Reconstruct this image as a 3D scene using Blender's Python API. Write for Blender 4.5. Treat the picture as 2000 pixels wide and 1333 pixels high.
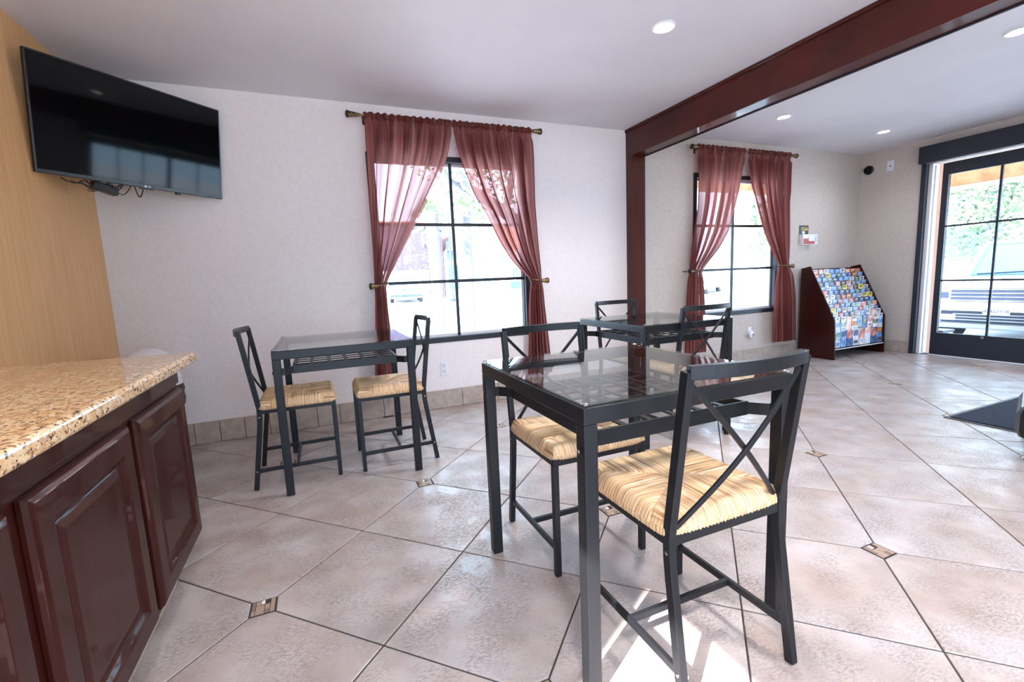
import bpy, bmesh, math, random
from mathutils import Vector, Matrix
random.seed(7)
for o in list(bpy.data.objects): bpy.data.objects.remove(o)
C = bpy.context.scene.collection
S = bpy.context.scene

# ------------------------------------------------------------------ camera, world, sun, exposure
cam = bpy.data.objects.new('camera', bpy.data.cameras.new('camera')); C.objects.link(cam); S.camera = cam
cam.data.sensor_width = 36; cam.data.lens = 891.77 / 2000 * 36
cam.data.clip_start = .02; cam.data.clip_end = 300
_f = Vector((.381, .915, -.1325)).normalized(); _r = Vector((.920, -.390, -.043)); _r = (_r - _f * _r.dot(_f)).normalized(); _u = _r.cross(_f)
cam.matrix_world = Matrix(((_r.x, _u.x, -_f.x, 0), (_r.y, _u.y, -_f.y, 0), (_r.z, _u.z, -_f.z, 1.0), (0, 0, 0, 1)))
w = bpy.data.worlds.new('world'); S.world = w; w.use_nodes = True
w.node_tree.nodes['Background'].inputs[0].default_value = (.50, .74, 1.0, 1)
w.node_tree.nodes['Background'].inputs[1].default_value = 3.7
sun = bpy.data.objects.new('sun', bpy.data.lights.new('sun', 'SUN')); C.objects.link(sun)
sun.data.energy = 11; sun.data.angle = .012; sun.data.color = (1, .97, .95)
sun.rotation_euler = Vector((1, .55, -.98)).to_track_quat('-Z', 'Y').to_euler()
S.view_settings.view_transform = 'Standard'; S.view_settings.look = 'None'
S.view_settings.exposure = 1.6; S.view_settings.gamma = 1; S.view_settings.use_curve_mapping = False
LAMP_W = 19.0
XL, XR, YF, YB, ZC = -1.17, 6.03, 3.54, -2.4, 2.28
def portal(loc, sx, sy, to):
    l = bpy.data.lights.new('window_portal', 'AREA'); l.shape = 'RECTANGLE'; l.size = sx; l.size_y = sy; l.cycles.is_portal = True
    o = bpy.data.objects.new('window_portal', l); C.objects.link(o); o.location = loc
    o.rotation_euler = Vector(to).to_track_quat('-Z', 'Z' if abs(to[2]) < .5 else 'Y').to_euler()
W1 = (.40, 1.665, .53, 1.955); W2 = (3.455, 4.67, .53, 1.955)
FILL_WINDOWS = [(-1.0, .6), (.8, 2.5)]  # invented openings in the unseen back wall, sized to let in fill light
portal(((W1[0]+W1[1])/2, YF+.2, 1.24), 1.26, 1.42, (0, -1, 0))
portal(((W2[0]+W2[1])/2, YF+.2, 1.24), 1.21, 1.42, (0, -1, 0))
portal((XR+.2, 1.65, 1.0), 2.5, 2.0, (-1, 0, 0))
for a, b in FILL_WINDOWS: portal(((a+b)/2, YB-.2, 1.12), b-a, 2.06, (0, 1, 0))
portal((XL-.2, -.47, 1.55), .8, 1.08, (1, 0, 0))

# ------------------------------------------------------------------ materials
def srgb(r, g, b): return tuple(((c/255)/12.92 if c/255 <= .04045 else ((c/255+.055)/1.055)**2.4) for c in (r, g, b)) + (1,)
def mat(name, col, rough=.5, metal=0, **k):
    m = bpy.data.materials.new(name); m.use_nodes = True; n = m.node_tree.nodes; l = m.node_tree.links
    p = n['Principled BSDF']; p.inputs['Base Color'].default_value = col; p.inputs['Roughness'].default_value = rough
    p.inputs['Metallic'].default_value = metal
    if 'coat' in k: p.inputs['Coat Weight'].default_value = k['coat']; p.inputs['Coat Roughness'].default_value = k.get('coatr', .05)
    if 'spec' in k: p.inputs['Specular IOR Level'].default_value = k['spec']
    if 'noise' in k:      # (scale xyz, colour2, lo, hi, detail)
        sc, c2, lo, hi = k['noise'][:4]
        tc = n.new('ShaderNodeTexCoord'); mp = n.new('ShaderNodeMapping'); mp.inputs['Scale'].default_value = sc
        nz = n.new('ShaderNodeTexNoise'); nz.inputs['Scale'].default_value = 1; nz.inputs['Detail'].default_value = 6
        cr = n.new('ShaderNodeValToRGB'); cr.color_ramp.elements[0].position = lo; cr.color_ramp.elements[1].position = hi
        cr.color_ramp.elements[0].color = c2; cr.color_ramp.elements[1].color = col
        l.new(tc.outputs['Object'], mp.inputs['Vector']); l.new(mp.outputs[0], nz.inputs['Vector']); l.new(nz.outputs[0], cr.inputs[0]); l.new(cr.outputs[0], p.inputs['Base Color'])
    if 'bump' in k:       # (scale xyz, strength, distance)
        sc, st, ds = k['bump']
        tc = n.new('ShaderNodeTexCoord'); mp = n.new('ShaderNodeMapping'); mp.inputs['Scale'].default_value = sc
        nz = n.new('ShaderNodeTexNoise'); nz.inputs['Scale'].default_value = 1; nz.inputs['Detail'].default_value = 4
        bp = n.new('ShaderNodeBump'); bp.inputs['Strength'].default_value = st; bp.inputs['Distance'].default_value = ds
        l.new(tc.outputs['Object'], mp.inputs['Vector']); l.new(mp.outputs[0], nz.inputs['Vector']); l.new(nz.outputs[0], bp.inputs['Height']); l.new(bp.outputs[0], p.inputs['Normal'])
    return m
M = {}
M['wall'] = mat('textured_plaster', srgb(232, 226, 228), .75, noise=((45, 45, 45), srgb(228, 221, 223), .35, .65), bump=((80, 80, 80), .45, .004))
M['paper'] = mat('woven_wallpaper', srgb(198, 187, 180), .8, noise=((40, 40, 40), srgb(190, 179, 172), .35, .65), bump=((120, 120, 40), .3, .002))
M['ceil'] = mat('ceiling_paint', srgb(226, 224, 230), .6, noise=((.9, .9, 1), srgb(217, 214, 222), .35, .6), bump=((25, 25, 25), .15, .003))
M['veneer'] = mat('oak_veneer', srgb(230, 180, 124), .45, noise=((60, 60, 2.2), srgb(214, 162, 108), .3, .68), bump=((150, 150, 4), .15, .001))
M['mahog'] = mat('mahogany', srgb(80, 26, 18), .4, coat=.4, coatr=.08, spec=.15, noise=((14, 3, 3), srgb(60, 20, 14), .3, .7))
M['cherry'] = mat('cherry_lacquer', srgb(58, 21, 17), .4, coat=.3, coatr=.03, spec=.12, noise=((50, 50, 3), srgb(46, 16, 12), .3, .7), bump=((8, 8, 2), .08, .002))
M['metal'] = mat('charcoal_metal', srgb(36, 38, 43), .36, .45)
M['blackmetal'] = mat('black_frame', srgb(38, 42, 50), .45, .2)
M['doorblack'] = mat('door_black', srgb(26, 32, 44), .5)
M['steel'] = mat('steel', srgb(190, 190, 195), .2, 1)
M['white'] = mat('white_plastic', srgb(225, 225, 230), .35)
M['alum'] = mat('white_aluminium', srgb(215, 215, 222), .4)
M['blackplastic'] = mat('black_plastic', srgb(16, 17, 20), .3)
M['bag'] = mat('black_bag', srgb(12, 12, 14), .35, bump=((60, 60, 20), .8, .01))
M['screen'] = mat('tv_screen', srgb(4, 5, 7), .05, spec=.2)
M['brass'] = mat('antique_brass', srgb(150, 128, 92), .35, .8, noise=((120, 120, 120), srgb(70, 55, 35), .4, .6))
M['darkbrass'] = mat('dark_brass', srgb(60, 48, 40), .4, .6)
M['base'] = mat('base_tile', srgb(178, 166, 156), .5, noise=((22, 22, 22), srgb(164, 150, 140), .35, .65), bump=((60, 60, 60), .2, .002))
M['grout'] = mat('grout', srgb(62, 56, 54), .9)
M['stucco'] = mat('tan_stucco', srgb(218, 178, 136), .9, noise=((7, 7, 7), srgb(190, 146, 104), .35, .65), bump=((50, 50, 50), .7, .02))
M['pinkstucco'] = mat('pink_stucco', srgb(205, 160, 140), .9, bump=((120, 120, 120), 1, .02))
M['asphalt'] = mat('asphalt', srgb(205, 203, 203), .9, noise=((3, 3, 3), srgb(190, 188, 188), .4, .6))
M['matb'] = mat('mat_fibre', srgb(34, 48, 74), .95, noise=((160, 160, 160), srgb(20, 28, 46), .35, .65), bump=((200, 200, 200), 1, .006))
M['rubber'] = mat('mat_rubber', srgb(50, 54, 62), .5)
M['leather'] = mat('black_leather', srgb(26, 24, 28), .32, bump=((40, 40, 40), .25, .004))
M['seatcloth'] = M['leather']
M['tan'] = mat('tan_mosaic', srgb(158, 136, 120), .4); M['darkm'] = mat('dark_mosaic', srgb(62, 42, 36), .3)
M['whitem'] = mat('white_mosaic', srgb(226, 220, 216), .3); M['greym'] = mat('brown_mosaic', srgb(120, 106, 98), .4)
M['red'] = mat('red_card', srgb(176, 48, 62), .4); M['cream'] = mat('paper_card', srgb(226, 224, 236), .5)
M['leaf'] = mat('leaf_green', srgb(84, 104, 74), .6); M['leaf2'] = mat('leaf_grey_green', srgb(104, 124, 84), .6)
M['bark'] = mat('bark', srgb(112, 108, 112), .9, bump=((20, 20, 6), .8, .03))
M['housew'] = mat('white_render', srgb(236, 228, 224), .9); M['housep'] = mat('lilac_render', srgb(78, 67, 86), .9)
M['rooft'] = mat('clay_roof', srgb(150, 100, 84), .9); M['blueglass'] = mat('blue_panel', srgb(62, 78, 112), .4)
M['carw'] = mat('car_white', srgb(232, 236, 240), .25, coat=1); M['carg'] = mat('car_silver', srgb(170, 180, 190), .25, .3, coat=1)
M['carglass'] = mat('car_glass', srgb(120, 165, 178), .08); M['cardark'] = mat('car_dark', srgb(40, 52, 74), .4)
M['tyre'] = mat('tyre', srgb(25, 25, 28), .8); M['plate'] = mat('plate_white', srgb(228, 228, 228), .4)
M['plateblue'] = mat('plate_text', srgb(60, 70, 130), .4)
M['lens'] = mat('headlamp', srgb(205, 215, 225), .1, .3)

def tile_mat():
    m = bpy.data.materials.new('floor_tile'); m.use_nodes = True; n = m.node_tree.nodes; l = m.node_tree.links; p = n['Principled BSDF']
    tc = n.new('ShaderNodeTexCoord'); oi = n.new('ShaderNodeObjectInfo')
    mx = n.new('ShaderNodeVectorMath'); mx.operation = 'ADD'; sc = n.new('ShaderNodeVectorMath'); sc.operation = 'SCALE'; sc.inputs[3].default_value = 37
    cmb = n.new('ShaderNodeCombineXYZ'); l.new(oi.outputs['Random'], cmb.inputs[0]); l.new(oi.outputs['Random'], cmb.inputs[1]); l.new(cmb.outputs[0], sc.inputs[0])
    l.new(tc.outputs['Object'], mx.inputs[0]); l.new(sc.outputs[0], mx.inputs[1])
    def noise(s, d, r=.5, mv=None):
        z = n.new('ShaderNodeTexNoise'); z.inputs['Scale'].default_value = s; z.inputs['Detail'].default_value = d; z.inputs['Roughness'].default_value = r; l.new((mv or mx).outputs[0], z.inputs['Vector']); return z
    def ramp(src, a, b, ca, cb):
        c = n.new('ShaderNodeValToRGB'); c.color_ramp.elements[0].position = a; c.color_ramp.elements[1].position = b; c.color_ramp.elements[0].color = ca; c.color_ramp.elements[1].color = cb; l.new(src, c.inputs[0]); return c
    big = ramp(noise(5, 4).outputs[0], .3, .7, srgb(160, 147, 143), srgb(184, 178, 180))
    warm = ramp(noise(2.2, 2).outputs[0], .45, .72, (1, 1, 1, 1), srgb(255, 244, 236))
    mst = n.new('ShaderNodeMapping'); mst.inputs['Scale'].default_value = (1, 2.1, 1); mst.inputs['Rotation'].default_value = (0, 0, .5); l.new(mx.outputs[0], mst.inputs[0])
    pit = noise(70, 8, .78, mst); msk = noise(7, 4)
    pr = ramp(pit.outputs[0], .33, .42, (1, 1, 1, 1), (0, 0, 0, 1)); mr = ramp(msk.outputs[0], .40, .62, (0, 0, 0, 1), (1, 1, 1, 1))
    # streak pits, denser in patches
    pit2 = ramp(pit.outputs[0], .44, .51, (1, 1, 1, 1), (0, 0, 0, 1))
    mm = n.new('ShaderNodeMath'); mm.operation = 'MULTIPLY'; l.new(pit2.outputs[0], mm.inputs[0]); l.new(mr.outputs[0], mm.inputs[1])
    ad = n.new('ShaderNodeMath'); ad.operation = 'MAXIMUM'; l.new(mm.outputs[0], ad.inputs[0]); l.new(pr.outputs[0], ad.inputs[1])
    fm = n.new('ShaderNodeMath'); fm.operation = 'MULTIPLY'; l.new(ad.outputs[0], fm.inputs[0]); fm.inputs[1].default_value = .45
    m1 = n.new('ShaderNodeMix'); m1.data_type = 'RGBA'; m1.blend_type = 'MULTIPLY'; m1.inputs[0].default_value = .8; l.new(big.outputs[0], m1.inputs[6]); l.new(warm.outputs[0], m1.inputs[7])
    m2 = n.new('ShaderNodeMix'); m2.data_type = 'RGBA'; l.new(fm.outputs[0], m2.inputs[0]); l.new(m1.outputs[2], m2.inputs[6]); m2.inputs[7].default_value = srgb(104, 92, 94)
    l.new(m2.outputs[2], p.inputs['Base Color'])
    p.inputs['Roughness'].default_value = .25; p.inputs['Specular IOR Level'].default_value = .7
    bp = n.new('ShaderNodeBump'); bp.inputs['Strength'].default_value = .35; bp.inputs['Distance'].default_value = .004
    iv = n.new('ShaderNodeMath'); iv.operation = 'SUBTRACT'; iv.inputs[0].default_value = 1; l.new(ad.outputs[0], iv.inputs[1])
    m3 = n.new('ShaderNodeMath'); m3.operation = 'ADD'; l.new(iv.outputs[0], m3.inputs[0]); l.new(noise(14, 4).outputs[0], m3.inputs[1]); l.new(m3.outputs[0], bp.inputs['Height']); l.new(bp.outputs[0], p.inputs['Normal'])
    return m
M['tile'] = tile_mat()
def granite():
    m = bpy.data.materials.new('granite'); m.use_nodes = True; n = m.node_tree.nodes; l = m.node_tree.links; p = n['Principled BSDF']
    tc = n.new('ShaderNodeTexCoord')
    def nz(s, d, seed):
        mp = n.new('ShaderNodeMapping'); mp.inputs['Location'].default_value = (seed, seed, 0); mp.inputs['Scale'].default_value = (s, s*.8, s); mp.inputs['Rotation'].default_value = (0, 0, .6)
        z = n.new('ShaderNodeTexNoise'); z.inputs['Scale'].default_value = 1; z.inputs['Detail'].default_value = d; l.new(tc.outputs['Object'], mp.inputs[0]); l.new(mp.outputs[0], z.inputs['Vector']); return z.outputs[0]
    def mixr(src, a, b, base, col):
        c = n.new('ShaderNodeValToRGB'); c.color_ramp.elements[0].position = a; c.color_ramp.elements[1].position = b; l.new(src, c.inputs[0])
        x = n.new('ShaderNodeMix'); x.data_type = 'RGBA'; l.new(c.outputs[0], x.inputs[0]); l.new(base, x.inputs[6]); x.inputs[7].default_value = col; return x.outputs[2]
    c = n.new('ShaderNodeValToRGB'); c.color_ramp.elements[0].position = .35; c.color_ramp.elements[1].position = .62; c.color_ramp.elements[0].color = srgb(218, 174, 122); c.color_ramp.elements[1].color = srgb(240, 214, 174); l.new(nz(40, 5, 0), c.inputs[0])
    a = mixr(nz(105, 5, 5), .54, .64, c.outputs[0], srgb(150, 108, 76))
    a = mixr(nz(120, 4, 13), .58, .64, a, srgb(48, 40, 42))
    a = mixr(nz(120, 3, 31), .60, .66, a, srgb(240, 232, 218))
    l.new(a, p.inputs['Base Color']); p.inputs['Roughness'].default_value = .16; p.inputs['Coat Weight'].default_value = .5
    return m
M['granite'] = granite()
def glass(name, tint=(1, 1, 1, 1), ior=1.45):
    m = bpy.data.materials.new(name); m.use_nodes = True; n = m.node_tree.nodes; l = m.node_tree.links; n.remove(n['Principled BSDF'])
    t = n.new('ShaderNodeBsdfTransparent'); t.inputs[0].default_value = tint; g = n.new('ShaderNodeBsdfGlossy'); g.inputs['Roughness'].default_value = 0.0
    lw = n.new('ShaderNodeLayerWeight'); pw = n.new('ShaderNodeMath'); pw.operation = 'POWER'; pw.inputs[1].default_value = 5; l.new(lw.outputs['Facing'], pw.inputs[0])
    lw.inputs[0].default_value = .5; r0 = ((ior-1)/(ior+1))**2; f = n.new('ShaderNodeMath'); f.operation = 'MULTIPLY_ADD'; f.inputs[1].default_value = 1-r0; f.inputs[2].default_value = r0; l.new(pw.outputs[0], f.inputs[0]); x = n.new('ShaderNodeMixShader')
    l.new(f.outputs[0], x.inputs[0]); l.new(t.outputs[0], x.inputs[1]); l.new(g.outputs[0], x.inputs[2]); l.new(x.outputs[0], n['Material Output'].inputs[0]); return m
M['glass'] = glass('clear_glass', (.90, .94, .93, 1)); M['pane'] = glass('window_glass', (.97, .98, .98, 1), 1.3)
M['glassedge'] = mat('green_glass_edge', srgb(70, 120, 115), .1)
def emis(name, col, s):
    m = bpy.data.materials.new(name); m.use_nodes = True; n = m.node_tree.nodes; p = n['Principled BSDF']
    p.inputs['Emission Color'].default_value = col; p.inputs['Emission Strength'].default_value = s; return m
M['lamp'] = emis('lamp_glow', (1, .93, .86, 1), 14)
def curtain_mat():
    m = bpy.data.materials.new('sheer_striped_curtain'); m.use_nodes = True; n = m.node_tree.nodes; l = m.node_tree.links; n.remove(n['Principled BSDF'])
    uv = n.new('ShaderNodeUVMap'); mp = n.new('ShaderNodeMapping'); mp.inputs['Scale'].default_value = (34, .15, 1)
    z = n.new('ShaderNodeTexNoise'); z.inputs['Scale'].default_value = 1; z.inputs['Detail'].default_value = 3; z.inputs['Roughness'].default_value = .7
    c = n.new('ShaderNodeValToRGB'); e = c.color_ramp.elements; e[0].position = .34; e[0].color = srgb(70, 34, 38); e[1].position = .64; e[1].color = srgb(158, 130, 128)
    k = e.new(.45); k.color = srgb(138, 76, 70); k = e.new(.51); k.color = srgb(94, 50, 58); k = e.new(.58); k.color = srgb(156, 98, 86)
    l.new(uv.outputs[0], mp.inputs[0]); l.new(mp.outputs[0], z.inputs['Vector']); l.new(z.outputs[0], c.inputs[0])
    d = n.new('ShaderNodeBsdfDiffuse'); t = n.new('ShaderNodeBsdfTranslucent'); tr = n.new('ShaderNodeBsdfTransparent')
    l.new(c.outputs[0], d.inputs[0]); pk = n.new('ShaderNodeMix'); pk.data_type = 'RGBA'; pk.inputs[0].default_value = .28; pk.inputs[7].default_value = (.95, .50, .46, 1); l.new(c.outputs[0], pk.inputs[6]); l.new(pk.outputs[2], t.inputs[0]); tr.inputs[0].default_value = (1, .62, .60, 1)
    a = n.new('ShaderNodeMixShader'); a.inputs[0].default_value = .44; l.new(d.outputs[0], a.inputs[1]); l.new(t.outputs[0], a.inputs[2])
    mq = n.new('ShaderNodeMapping'); mq.inputs['Scale'].default_value = (15, .5, 1); zq = n.new('ShaderNodeTexNoise'); zq.inputs['Scale'].default_value = 1; zq.inputs['Detail'].default_value = 1
    rq = n.new('ShaderNodeMapRange'); rq.inputs[1].default_value = .38; rq.inputs[2].default_value = .62; rq.inputs[3].default_value = .02; rq.inputs[4].default_value = .24
    l.new(uv.outputs[0], mq.inputs[0]); l.new(mq.outputs[0], zq.inputs['Vector']); l.new(zq.outputs[0], rq.inputs[0])
    b = n.new('ShaderNodeMixShader'); l.new(rq.outputs[0], b.inputs[0]); l.new(a.outputs[0], b.inputs[1]); l.new(tr.outputs[0], b.inputs[2]); l.new(b.outputs[0], n['Material Output'].inputs[0]); return m
M['curtain'] = curtain_mat()
def rush_mat():
    m = bpy.data.materials.new('woven_rush'); m.use_nodes = True; n = m.node_tree.nodes; l = m.node_tree.links; p = n['Principled BSDF']
    uv = n.new('ShaderNodeUVMap'); mp = n.new('ShaderNodeMapping'); mp.inputs['Scale'].default_value = (190, 5, 1)
    z = n.new('ShaderNodeTexNoise'); z.inputs['Scale'].default_value = 1; z.inputs['Detail'].default_value = 3
    c = n.new('ShaderNodeValToRGB'); e = c.color_ramp.elements; e[0].position = .27; e[0].color = srgb(126, 84, 54); e[1].position = .72; e[1].color = srgb(246, 228, 202)
    k = e.new(.42); k.color = srgb(204, 162, 120); k = e.new(.55); k.color = srgb(226, 192, 152)
    mp2 = n.new('ShaderNodeMapping'); mp2.inputs['Scale'].default_value = (700, 10, 1); z2 = n.new('ShaderNodeTexNoise'); z2.inputs['Scale'].default_value = 1
    l.new(uv.outputs[0], mp.inputs[0]); l.new(mp.outputs[0], z.inputs['Vector']); l.new(z.outputs[0], c.inputs[0]); l.new(uv.outputs[0], mp2.inputs[0]); l.new(mp2.outputs[0], z2.inputs['Vector'])
    bp = n.new('ShaderNodeBump'); bp.inputs['Strength'].default_value = .8; bp.inputs['Distance'].default_value = .002; l.new(z2.outputs[0], bp.inputs['Height']); l.new(bp.outputs[0], p.inputs['Normal'])
    l.new(c.outputs[0], p.inputs['Base Color']); p.inputs['Roughness'].default_value = .6; return m
M['rush'] = rush_mat()

# ------------------------------------------------------------------ mesh helpers
class MB:
    def __init__(s): s.v = []; s.f = []; s.m = []; s.uv = None
    def add(s, vs, fs, mi=0):
        b = len(s.v); s.v += [tuple(v) for v in vs]; s.f += [tuple(b+i for i in f) for f in fs]; s.m += [mi]*len(fs); return s
    def box(s, x0, x1, y0, y1, z0, z1, mi=0):
        return s.add([(x, y, z) for x in (x0, x1) for y in (y0, y1) for z in (z0, z1)], [(0, 1, 3, 2), (4, 6, 7, 5), (0, 4, 5, 1), (2, 3, 7, 6), (0, 2, 6, 4), (1, 5, 7, 3)], mi)
    def sweep(s, pts, wd, ht, side, mi=0, closed=False):      # rectangular bar along pts; side = constant width axis
        pts = [Vector(p) for p in pts]; side = Vector(side).normalized(); R = []; n = len(pts)
        for i, p in enumerate(pts):
            a = pts[(i-1) % n] if (i or closed) else p; b = pts[(i+1) % n] if (i < n-1 or closed) else p
            t0 = (p-a).normalized() if a != p else (b-p).normalized(); t1 = (b-p).normalized() if b != p else t0
            t = (t0+t1).normalized(); nn = t.cross(side).normalized(); k = 1/max(.5, t.dot(t1)); sd = nn.cross(t).normalized()
            R.append([p+sd*wd/2+nn*ht/2*k, p-sd*wd/2+nn*ht/2*k, p-sd*wd/2-nn*ht/2*k, p+sd*wd/2-nn*ht/2*k])
        fs = []
        for i in range(n if closed else n-1):
            a = i*4; b = ((i+1) % n)*4
            for j in range(4): fs.append((a+j, a+(j+1) % 4, b+(j+1) % 4, b+j))
        if not closed: fs += [(3, 2, 1, 0), ((n-1)*4, (n-1)*4+1, (n-1)*4+2, (n-1)*4+3)]
        return s.add([v for r in R for v in r], fs, mi)
    def tube(s, pts, r, seg=10, mi=0):
        pts = [Vector(p) for p in pts]; n = len(pts); rr = r if isinstance(r, (list, tuple)) else [r]*n; vs = []; fs = []
        up = Vector((0, 0, 1)) if abs((pts[-1]-pts[0]).normalized().z) < .9 else Vector((1, 0, 0))
        for i, p in enumerate(pts):
            t = (pts[min(i+1, n-1)]-pts[max(i-1, 0)]).normalized(); a = t.cross(up).normalized(); b = t.cross(a)
            for k in range(seg): an = 2*math.pi*k/seg; vs.append(p+(a*math.cos(an)+b*math.sin(an))*rr[i])
        for i in range(n-1):
            for k in range(seg): fs.append((i*seg+k, i*seg+(k+1) % seg, (i+1)*seg+(k+1) % seg, (i+1)*seg+k))
        fs += [tuple(range(seg))[::-1], tuple((n-1)*seg+k for k in range(seg))]
        return s.add(vs, fs, mi)
    def lathe(s, prof, c=(0, 0, 0), seg=20, axis='z', mi=0, sx=1, sy=1):
        vs = []; fs = []
        for (r, h) in prof:
            for k in range(seg):
                a = 2*math.pi*k/seg; x, y = r*math.cos(a)*sx, r*math.sin(a)*sy
                v = {'z': (x, y, h), 'x': (h, x, y), 'y': (x, h, y)}[axis]; vs.append((c[0]+v[0], c[1]+v[1], c[2]+v[2]))
        for i in range(len(prof)-1):
            for k in range(seg): fs.append((i*seg+k, i*seg+(k+1) % seg, (i+1)*seg+(k+1) % seg, (i+1)*seg+k))
        fs += [tuple(range(seg))[::-1], tuple((len(prof)-1)*seg+k for k in range(seg))]
        return s.add(vs, fs, mi)
    def prism(s, poly, ax, a0, a1, mi=0):       # poly in the two other axes, extruded along ax
        def P(u, v, a): return {'x': (a, u, v), 'y': (u, a, v), 'z': (u, v, a)}[ax]
        n = len(poly); vs = [P(u, v, a0) for u, v in poly]+[P(u, v, a1) for u, v in poly]
        fs = [tuple(range(n))[::-1], tuple(range(n, 2*n))]+[(i, (i+1) % n, (i+1) % n+n, i+n) for i in range(n)]
        return s.add(vs, fs, mi)
    def rings(s, x, rect, prof, sgn=1, mi=0):    # raised-panel door on plane x: rect (y0,y1,z0,z1), prof [(inset, height)]
        y0, y1, z0, z1 = rect; vs = []; fs = []
        for i, h in prof: vs += [(x+sgn*h, y0+i, z0+i), (x+sgn*h, y1-i, z0+i), (x+sgn*h, y1-i, z1-i), (x+sgn*h, y0+i, z1-i)]
        n = len(prof)
        for k in range(n-1):
            for j in range(4): fs.append((k*4+j, k*4+(j+1) % 4, (k+1)*4+(j+1) % 4, (k+1)*4+j))
        fs += [((n-1)*4, (n-1)*4+1, (n-1)*4+2, (n-1)*4+3), (3, 2, 1, 0)]
        return s.add(vs, fs, mi)
    def ball(s, c, r, seg=12, rings=8, mi=0, sc=(1, 1, 1)):
        vs = []; fs = []
        for i in range(rings+1):
            ph = math.pi*i/rings
            for k in range(seg): a = 2*math.pi*k/seg; vs.append((c[0]+r*sc[0]*math.sin(ph)*math.cos(a), c[1]+r*sc[1]*math.sin(ph)*math.sin(a), c[2]+r*sc[2]*math.cos(ph)))
        for i in range(rings):
            for k in range(seg): fs.append((i*seg+k, (i+1)*seg+k, (i+1)*seg+(k+1) % seg, i*seg+(k+1) % seg))
        return s.add(vs, fs, mi)
    def mesh(s, name, mats, smooth=False):
        me = bpy.data.meshes.new(name); me.from_pydata(s.v, [], s.f)
        for m in (mats if isinstance(mats, list) else [mats]): me.materials.append(m)
        me.polygons.foreach_set('material_index', s.m)
        bm = bmesh.new(); bm.from_mesh(me); bmesh.ops.remove_doubles(bm, verts=bm.verts, dist=1e-6); bmesh.ops.recalc_face_normals(bm, faces=bm.faces); bm.to_mesh(me); bm.free()
        if smooth:
            me.polygons.foreach_set('use_smooth', [True]*len(me.polygons)); me.set_sharp_from_angle(angle=math.radians(smooth if smooth is not True else 40))
        return me
    def obj(s, name, mats, parent=None, bevel=0, smooth=False, **k):
        o = bpy.data.objects.new(name, s.mesh(name, mats, smooth)); C.objects.link(o)
        if parent: o.parent = parent
        if bevel:
            b = o.modifiers.new('bevel', 'BEVEL'); b.width = bevel; b.segments = 2; b.limit_method = 'ANGLE'; b.angle_limit = math.radians(35)
        for a, v in k.items(): o[a] = v
        return o
def B(*a): return MB().box(*a)
def thing(name, label, cat, loc=(0, 0, 0), rz=0, group=None):
    o = bpy.data.objects.new(name, None); C.objects.link(o); o.location = loc; o.rotation_euler = (0, 0, rz); o.empty_display_size = .1
    o['label'] = label; o['category'] = cat
    if group: o['group'] = group
    return o
def copy_thing(o, name=None):
    c = o.copy(); C.objects.link(c)
    for ch in o.children:
        d = ch.copy(); C.objects.link(d); d.parent = c
        for g in ch.children: e = g.copy(); C.objects.link(e); e.parent = d
    return c
def struct(o): o['kind'] = 'structure'; return o
def text_mesh(txt, size, ext, mat_, name, loc, rot, parent=None, **k):
    cu = bpy.data.curves.new(name, 'FONT'); cu.body = txt; cu.size = size; cu.extrude = ext; cu.align_x = 'CENTER'; cu.align_y = 'CENTER'
    t = bpy.data.objects.new(name, cu); C.objects.link(t); me = bpy.data.meshes.new_from_object(t.evaluated_get(bpy.context.evaluated_depsgraph_get()))
    bpy.data.objects.remove(t); o = bpy.data.objects.new(name, me); C.objects.link(o); me.materials.clear(); me.materials.append(mat_)
    o.location = loc; o.rotation_euler = rot
    if parent: o.parent = parent
    for a, v in k.items(): o[a] = v
    return o

# ------------------------------------------------------------------ room shell
def wall_with_holes(name, axis, plane, out, u0, u1, z0, z1, holes, m):
    """axis 'y': wall on plane y=plane spanning x u0..u1; out = outer plane"""
    mb = MB(); hs = sorted(holes); cur = u0
    def bx(a, b, c, d):
        if b-a < 1e-4 or d-c < 1e-4: return
        p, q = min(plane, out), max(plane, out)
        mb.box(a, b, p, q, c, d) if axis == 'y' else mb.box(p, q, a, b, c, d)
    for (a, b, c, d) in hs:
        bx(cur, a, z0, z1); bx(a, b, z0, c); bx(a, b, d, z1); cur = b
    bx(cur, u1, z0, z1)
    return struct(mb.obj(name, m))
PX0, PX1, PD = 2.66, 2.79, .10
wl_ = MB()
def front_wall(name, u0, u1, hole, m):
    return wall_with_holes(name, 'y', YF, YF+.15, u0, u1, 0, ZC, [hole], m)
front_wall('wall_front', XL, 2.72, W1, M['wall'])
front_wall('wall_front_right', 2.72, XR, W2, M['paper'])
DOOR = (.35, 2.89, 0, 2.02)
wall_with_holes('wall_right', 'x', XR, XR+.15, YB, YF, 0, ZC, [DOOR], M['paper'])
wall_with_holes('wall_left', 'x', XL, XL-.15, YB, YF, 0, ZC, [(-.87, -.05, 1.0, 2.16)], M['veneer'])
wall_with_holes('wall_back', 'y', YB, YB-.15, XL, XR, 0, ZC, [(a, b, .09, 2.16) for a, b in FILL_WINDOWS], M['paper'])
struct(B(XL-.15, XR+.15, YB-.15, YF+.15, ZC, ZC+.12).obj('ceiling', M['ceil']))
# hidden storey above is only the roof slab; exterior stucco skin beyond the right part of the front wall
fl = struct(B(XL-.15, XR+.15, YB-.15, YF+.15, -.15, -.0035).obj('floor', M['grout']))

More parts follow.
